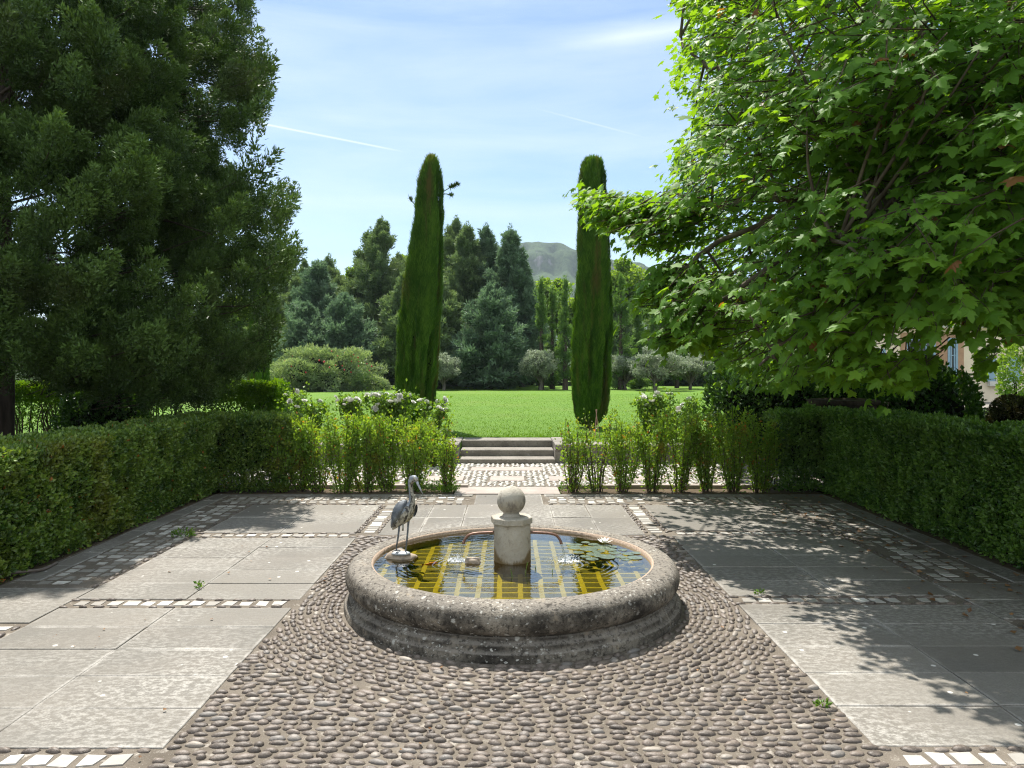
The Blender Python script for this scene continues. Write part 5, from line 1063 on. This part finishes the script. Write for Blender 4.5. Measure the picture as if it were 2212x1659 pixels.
# ---------------------------------------------------------------- light, sky, camera
w = bpy.data.worlds.new('World'); S.world = w; w.use_nodes = True; nt = w.node_tree; nt.nodes.clear()
def N(t, **k):
    nd = nt.nodes.new('ShaderNode' + t)
    for a, b in k.items(): setattr(nd, a, b)
    return nd
sky = N('TexSky', sky_type='NISHITA', sun_disc=False, sun_elevation=R(SUN_EL), sun_rotation=R(SUN_AZ), altitude=200., air_density=1., dust_density=.9, ozone_density=1.6)
tc = N('TexCoord'); mp = N('Mapping'); mp.inputs['Rotation'].default_value = (0, R(9), 0); mp.inputs['Scale'].default_value = (1.5, 1.2, 9.)
nz = N('TexNoise'); nz.inputs['Scale'].default_value = 1.5; nz.inputs['Detail'].default_value = 6; nz.inputs['Roughness'].default_value = .58; nz.inputs['Distortion'].default_value = .35
L = nt.links.new; L(tc.outputs['Generated'], mp.inputs[0]); L(mp.outputs[0], nz.inputs['Vector'])
rp = N('ValToRGB'); rp.color_ramp.elements[0].position = .38; rp.color_ramp.elements[0].color = (0, 0, 0, 1); rp.color_ramp.elements[1].position = .78; rp.color_ramp.elements[1].color = (.42, .42, .42, 1); L(nz.outputs[0], rp.inputs[0])
def mth(op, a, b=None):
    m = N('Math', operation=op)
    for i, v in enumerate((a, b)):
        if v is None: continue
        if isinstance(v, (int, float)): m.inputs[i].default_value = v
        else: L(v, m.inputs[i])
    return m.outputs[0]
def vdot(v):
    d = N('VectorMath', operation='DOT_PRODUCT'); L(tc.outputs['Generated'], d.inputs[0]); d.inputs[1].default_value = tuple(v); return d.outputs['Value']
back = mth('MAXIMUM', 0., vdot(nrm(np.array([0., -.75, .66])))); fill_cloud = mth('MULTIPLY', mth('POWER', back, 1.3), mth('ADD', .65, mth('MULTIPLY', nz.outputs[0], .9)))  # unseen bright cloud added overhead and behind the camera as fill light
fac = mth('MINIMUM', 1., mth('ADD', rp.outputs[0], fill_cloud))
def streak(p, q, wid, amt, soft):     # a contrail or a long wisp of cirrus between two directions in the sky
    global fac
    d0 = nrm(W(*p, 1.) - [0, 0, CH]); d1 = nrm(W(*q, 1.) - [0, 0, CH]); nn = nrm(np.cross(d0, d1)); mid = nrm(d0 + d1); tn = nrm(np.cross(nn, mid)); half = abs(np.dot(tn, d1))
    across = mth('ABSOLUTE', vdot(nn)); k = mth('SUBTRACT', 1., mth('MINIMUM', 1., mth('DIVIDE', across, wid)))
    al = mth('ABSOLUTE', vdot(tn)); e = mth('MINIMUM', 1., mth('MAXIMUM', 0., mth('DIVIDE', mth('SUBTRACT', half, al), soft)))
    k = mth('MULTIPLY', mth('MULTIPLY', k, e), amt); k = mth('MULTIPLY', k, mth('GREATER_THAN', vdot(mid), 0.)); fac = mth('MINIMUM', 1., mth('ADD', fac, k))
streak((480, 250), (878, 329), .0016, .6, .04); streak((1150, 232), (1405, 300), .0016, .25, .06); streak((1130, 112), (1700, 28), .026, .42, .12); streak((1200, 98), (1600, 44), .012, .2, .1)
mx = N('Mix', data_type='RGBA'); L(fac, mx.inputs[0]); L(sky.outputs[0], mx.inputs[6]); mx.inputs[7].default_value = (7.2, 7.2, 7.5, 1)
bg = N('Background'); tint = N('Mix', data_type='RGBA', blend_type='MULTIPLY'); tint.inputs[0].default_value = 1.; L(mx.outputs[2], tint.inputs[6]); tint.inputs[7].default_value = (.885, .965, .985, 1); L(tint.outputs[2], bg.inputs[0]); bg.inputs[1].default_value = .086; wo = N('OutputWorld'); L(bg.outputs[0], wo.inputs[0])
sd = bpy.data.lights.new('sun', 'SUN'); sd.energy = 4.7; sd.angle = R(.53); sd.color = (1., .95, .87); so = bpy.data.objects.new('sun', sd); col.objects.link(so)
sv = SV
import mathutils
so.rotation_euler = mathutils.Vector(sv).to_track_quat('Z', 'Y').to_euler(); so.location = (0, 0, 30)

cd = bpy.data.cameras.new('camera'); cd.sensor_width = 36; cd.lens = F_ / 2212 * 36; cd.shift_x = (1106 - CX) / 2212; cd.shift_y = -(829.5 - HY) / 2212; cd.clip_start = .1; cd.clip_end = 6000
co = bpy.data.objects.new('camera', cd); col.objects.link(co); co.location = (0, 0, CH); co.rotation_euler = (R(90), 0, 0); S.camera = co
S.render.engine = 'CYCLES'; c = S.cycles; c.filter_width = 1.15; c.max_bounces = 10; c.diffuse_bounces = 4; c.glossy_bounces = 3; c.transmission_bounces = 6; c.transparent_max_bounces = 16; c.sample_clamp_indirect = 6; c.caustics_reflective = False; c.caustics_refractive = False
c.use_adaptive_sampling = True; c.adaptive_threshold = .01
try: c.use_denoising = True; c.denoising_prefilter = 'NONE'; c.denoiser = 'OPENIMAGEDENOISE'
except Exception: pass
v = S.view_settings; S.display_settings.display_device = 'sRGB'; v.view_transform = 'Standard'; v.look = 'None'; v.exposure = 1.; v.gamma = 1.
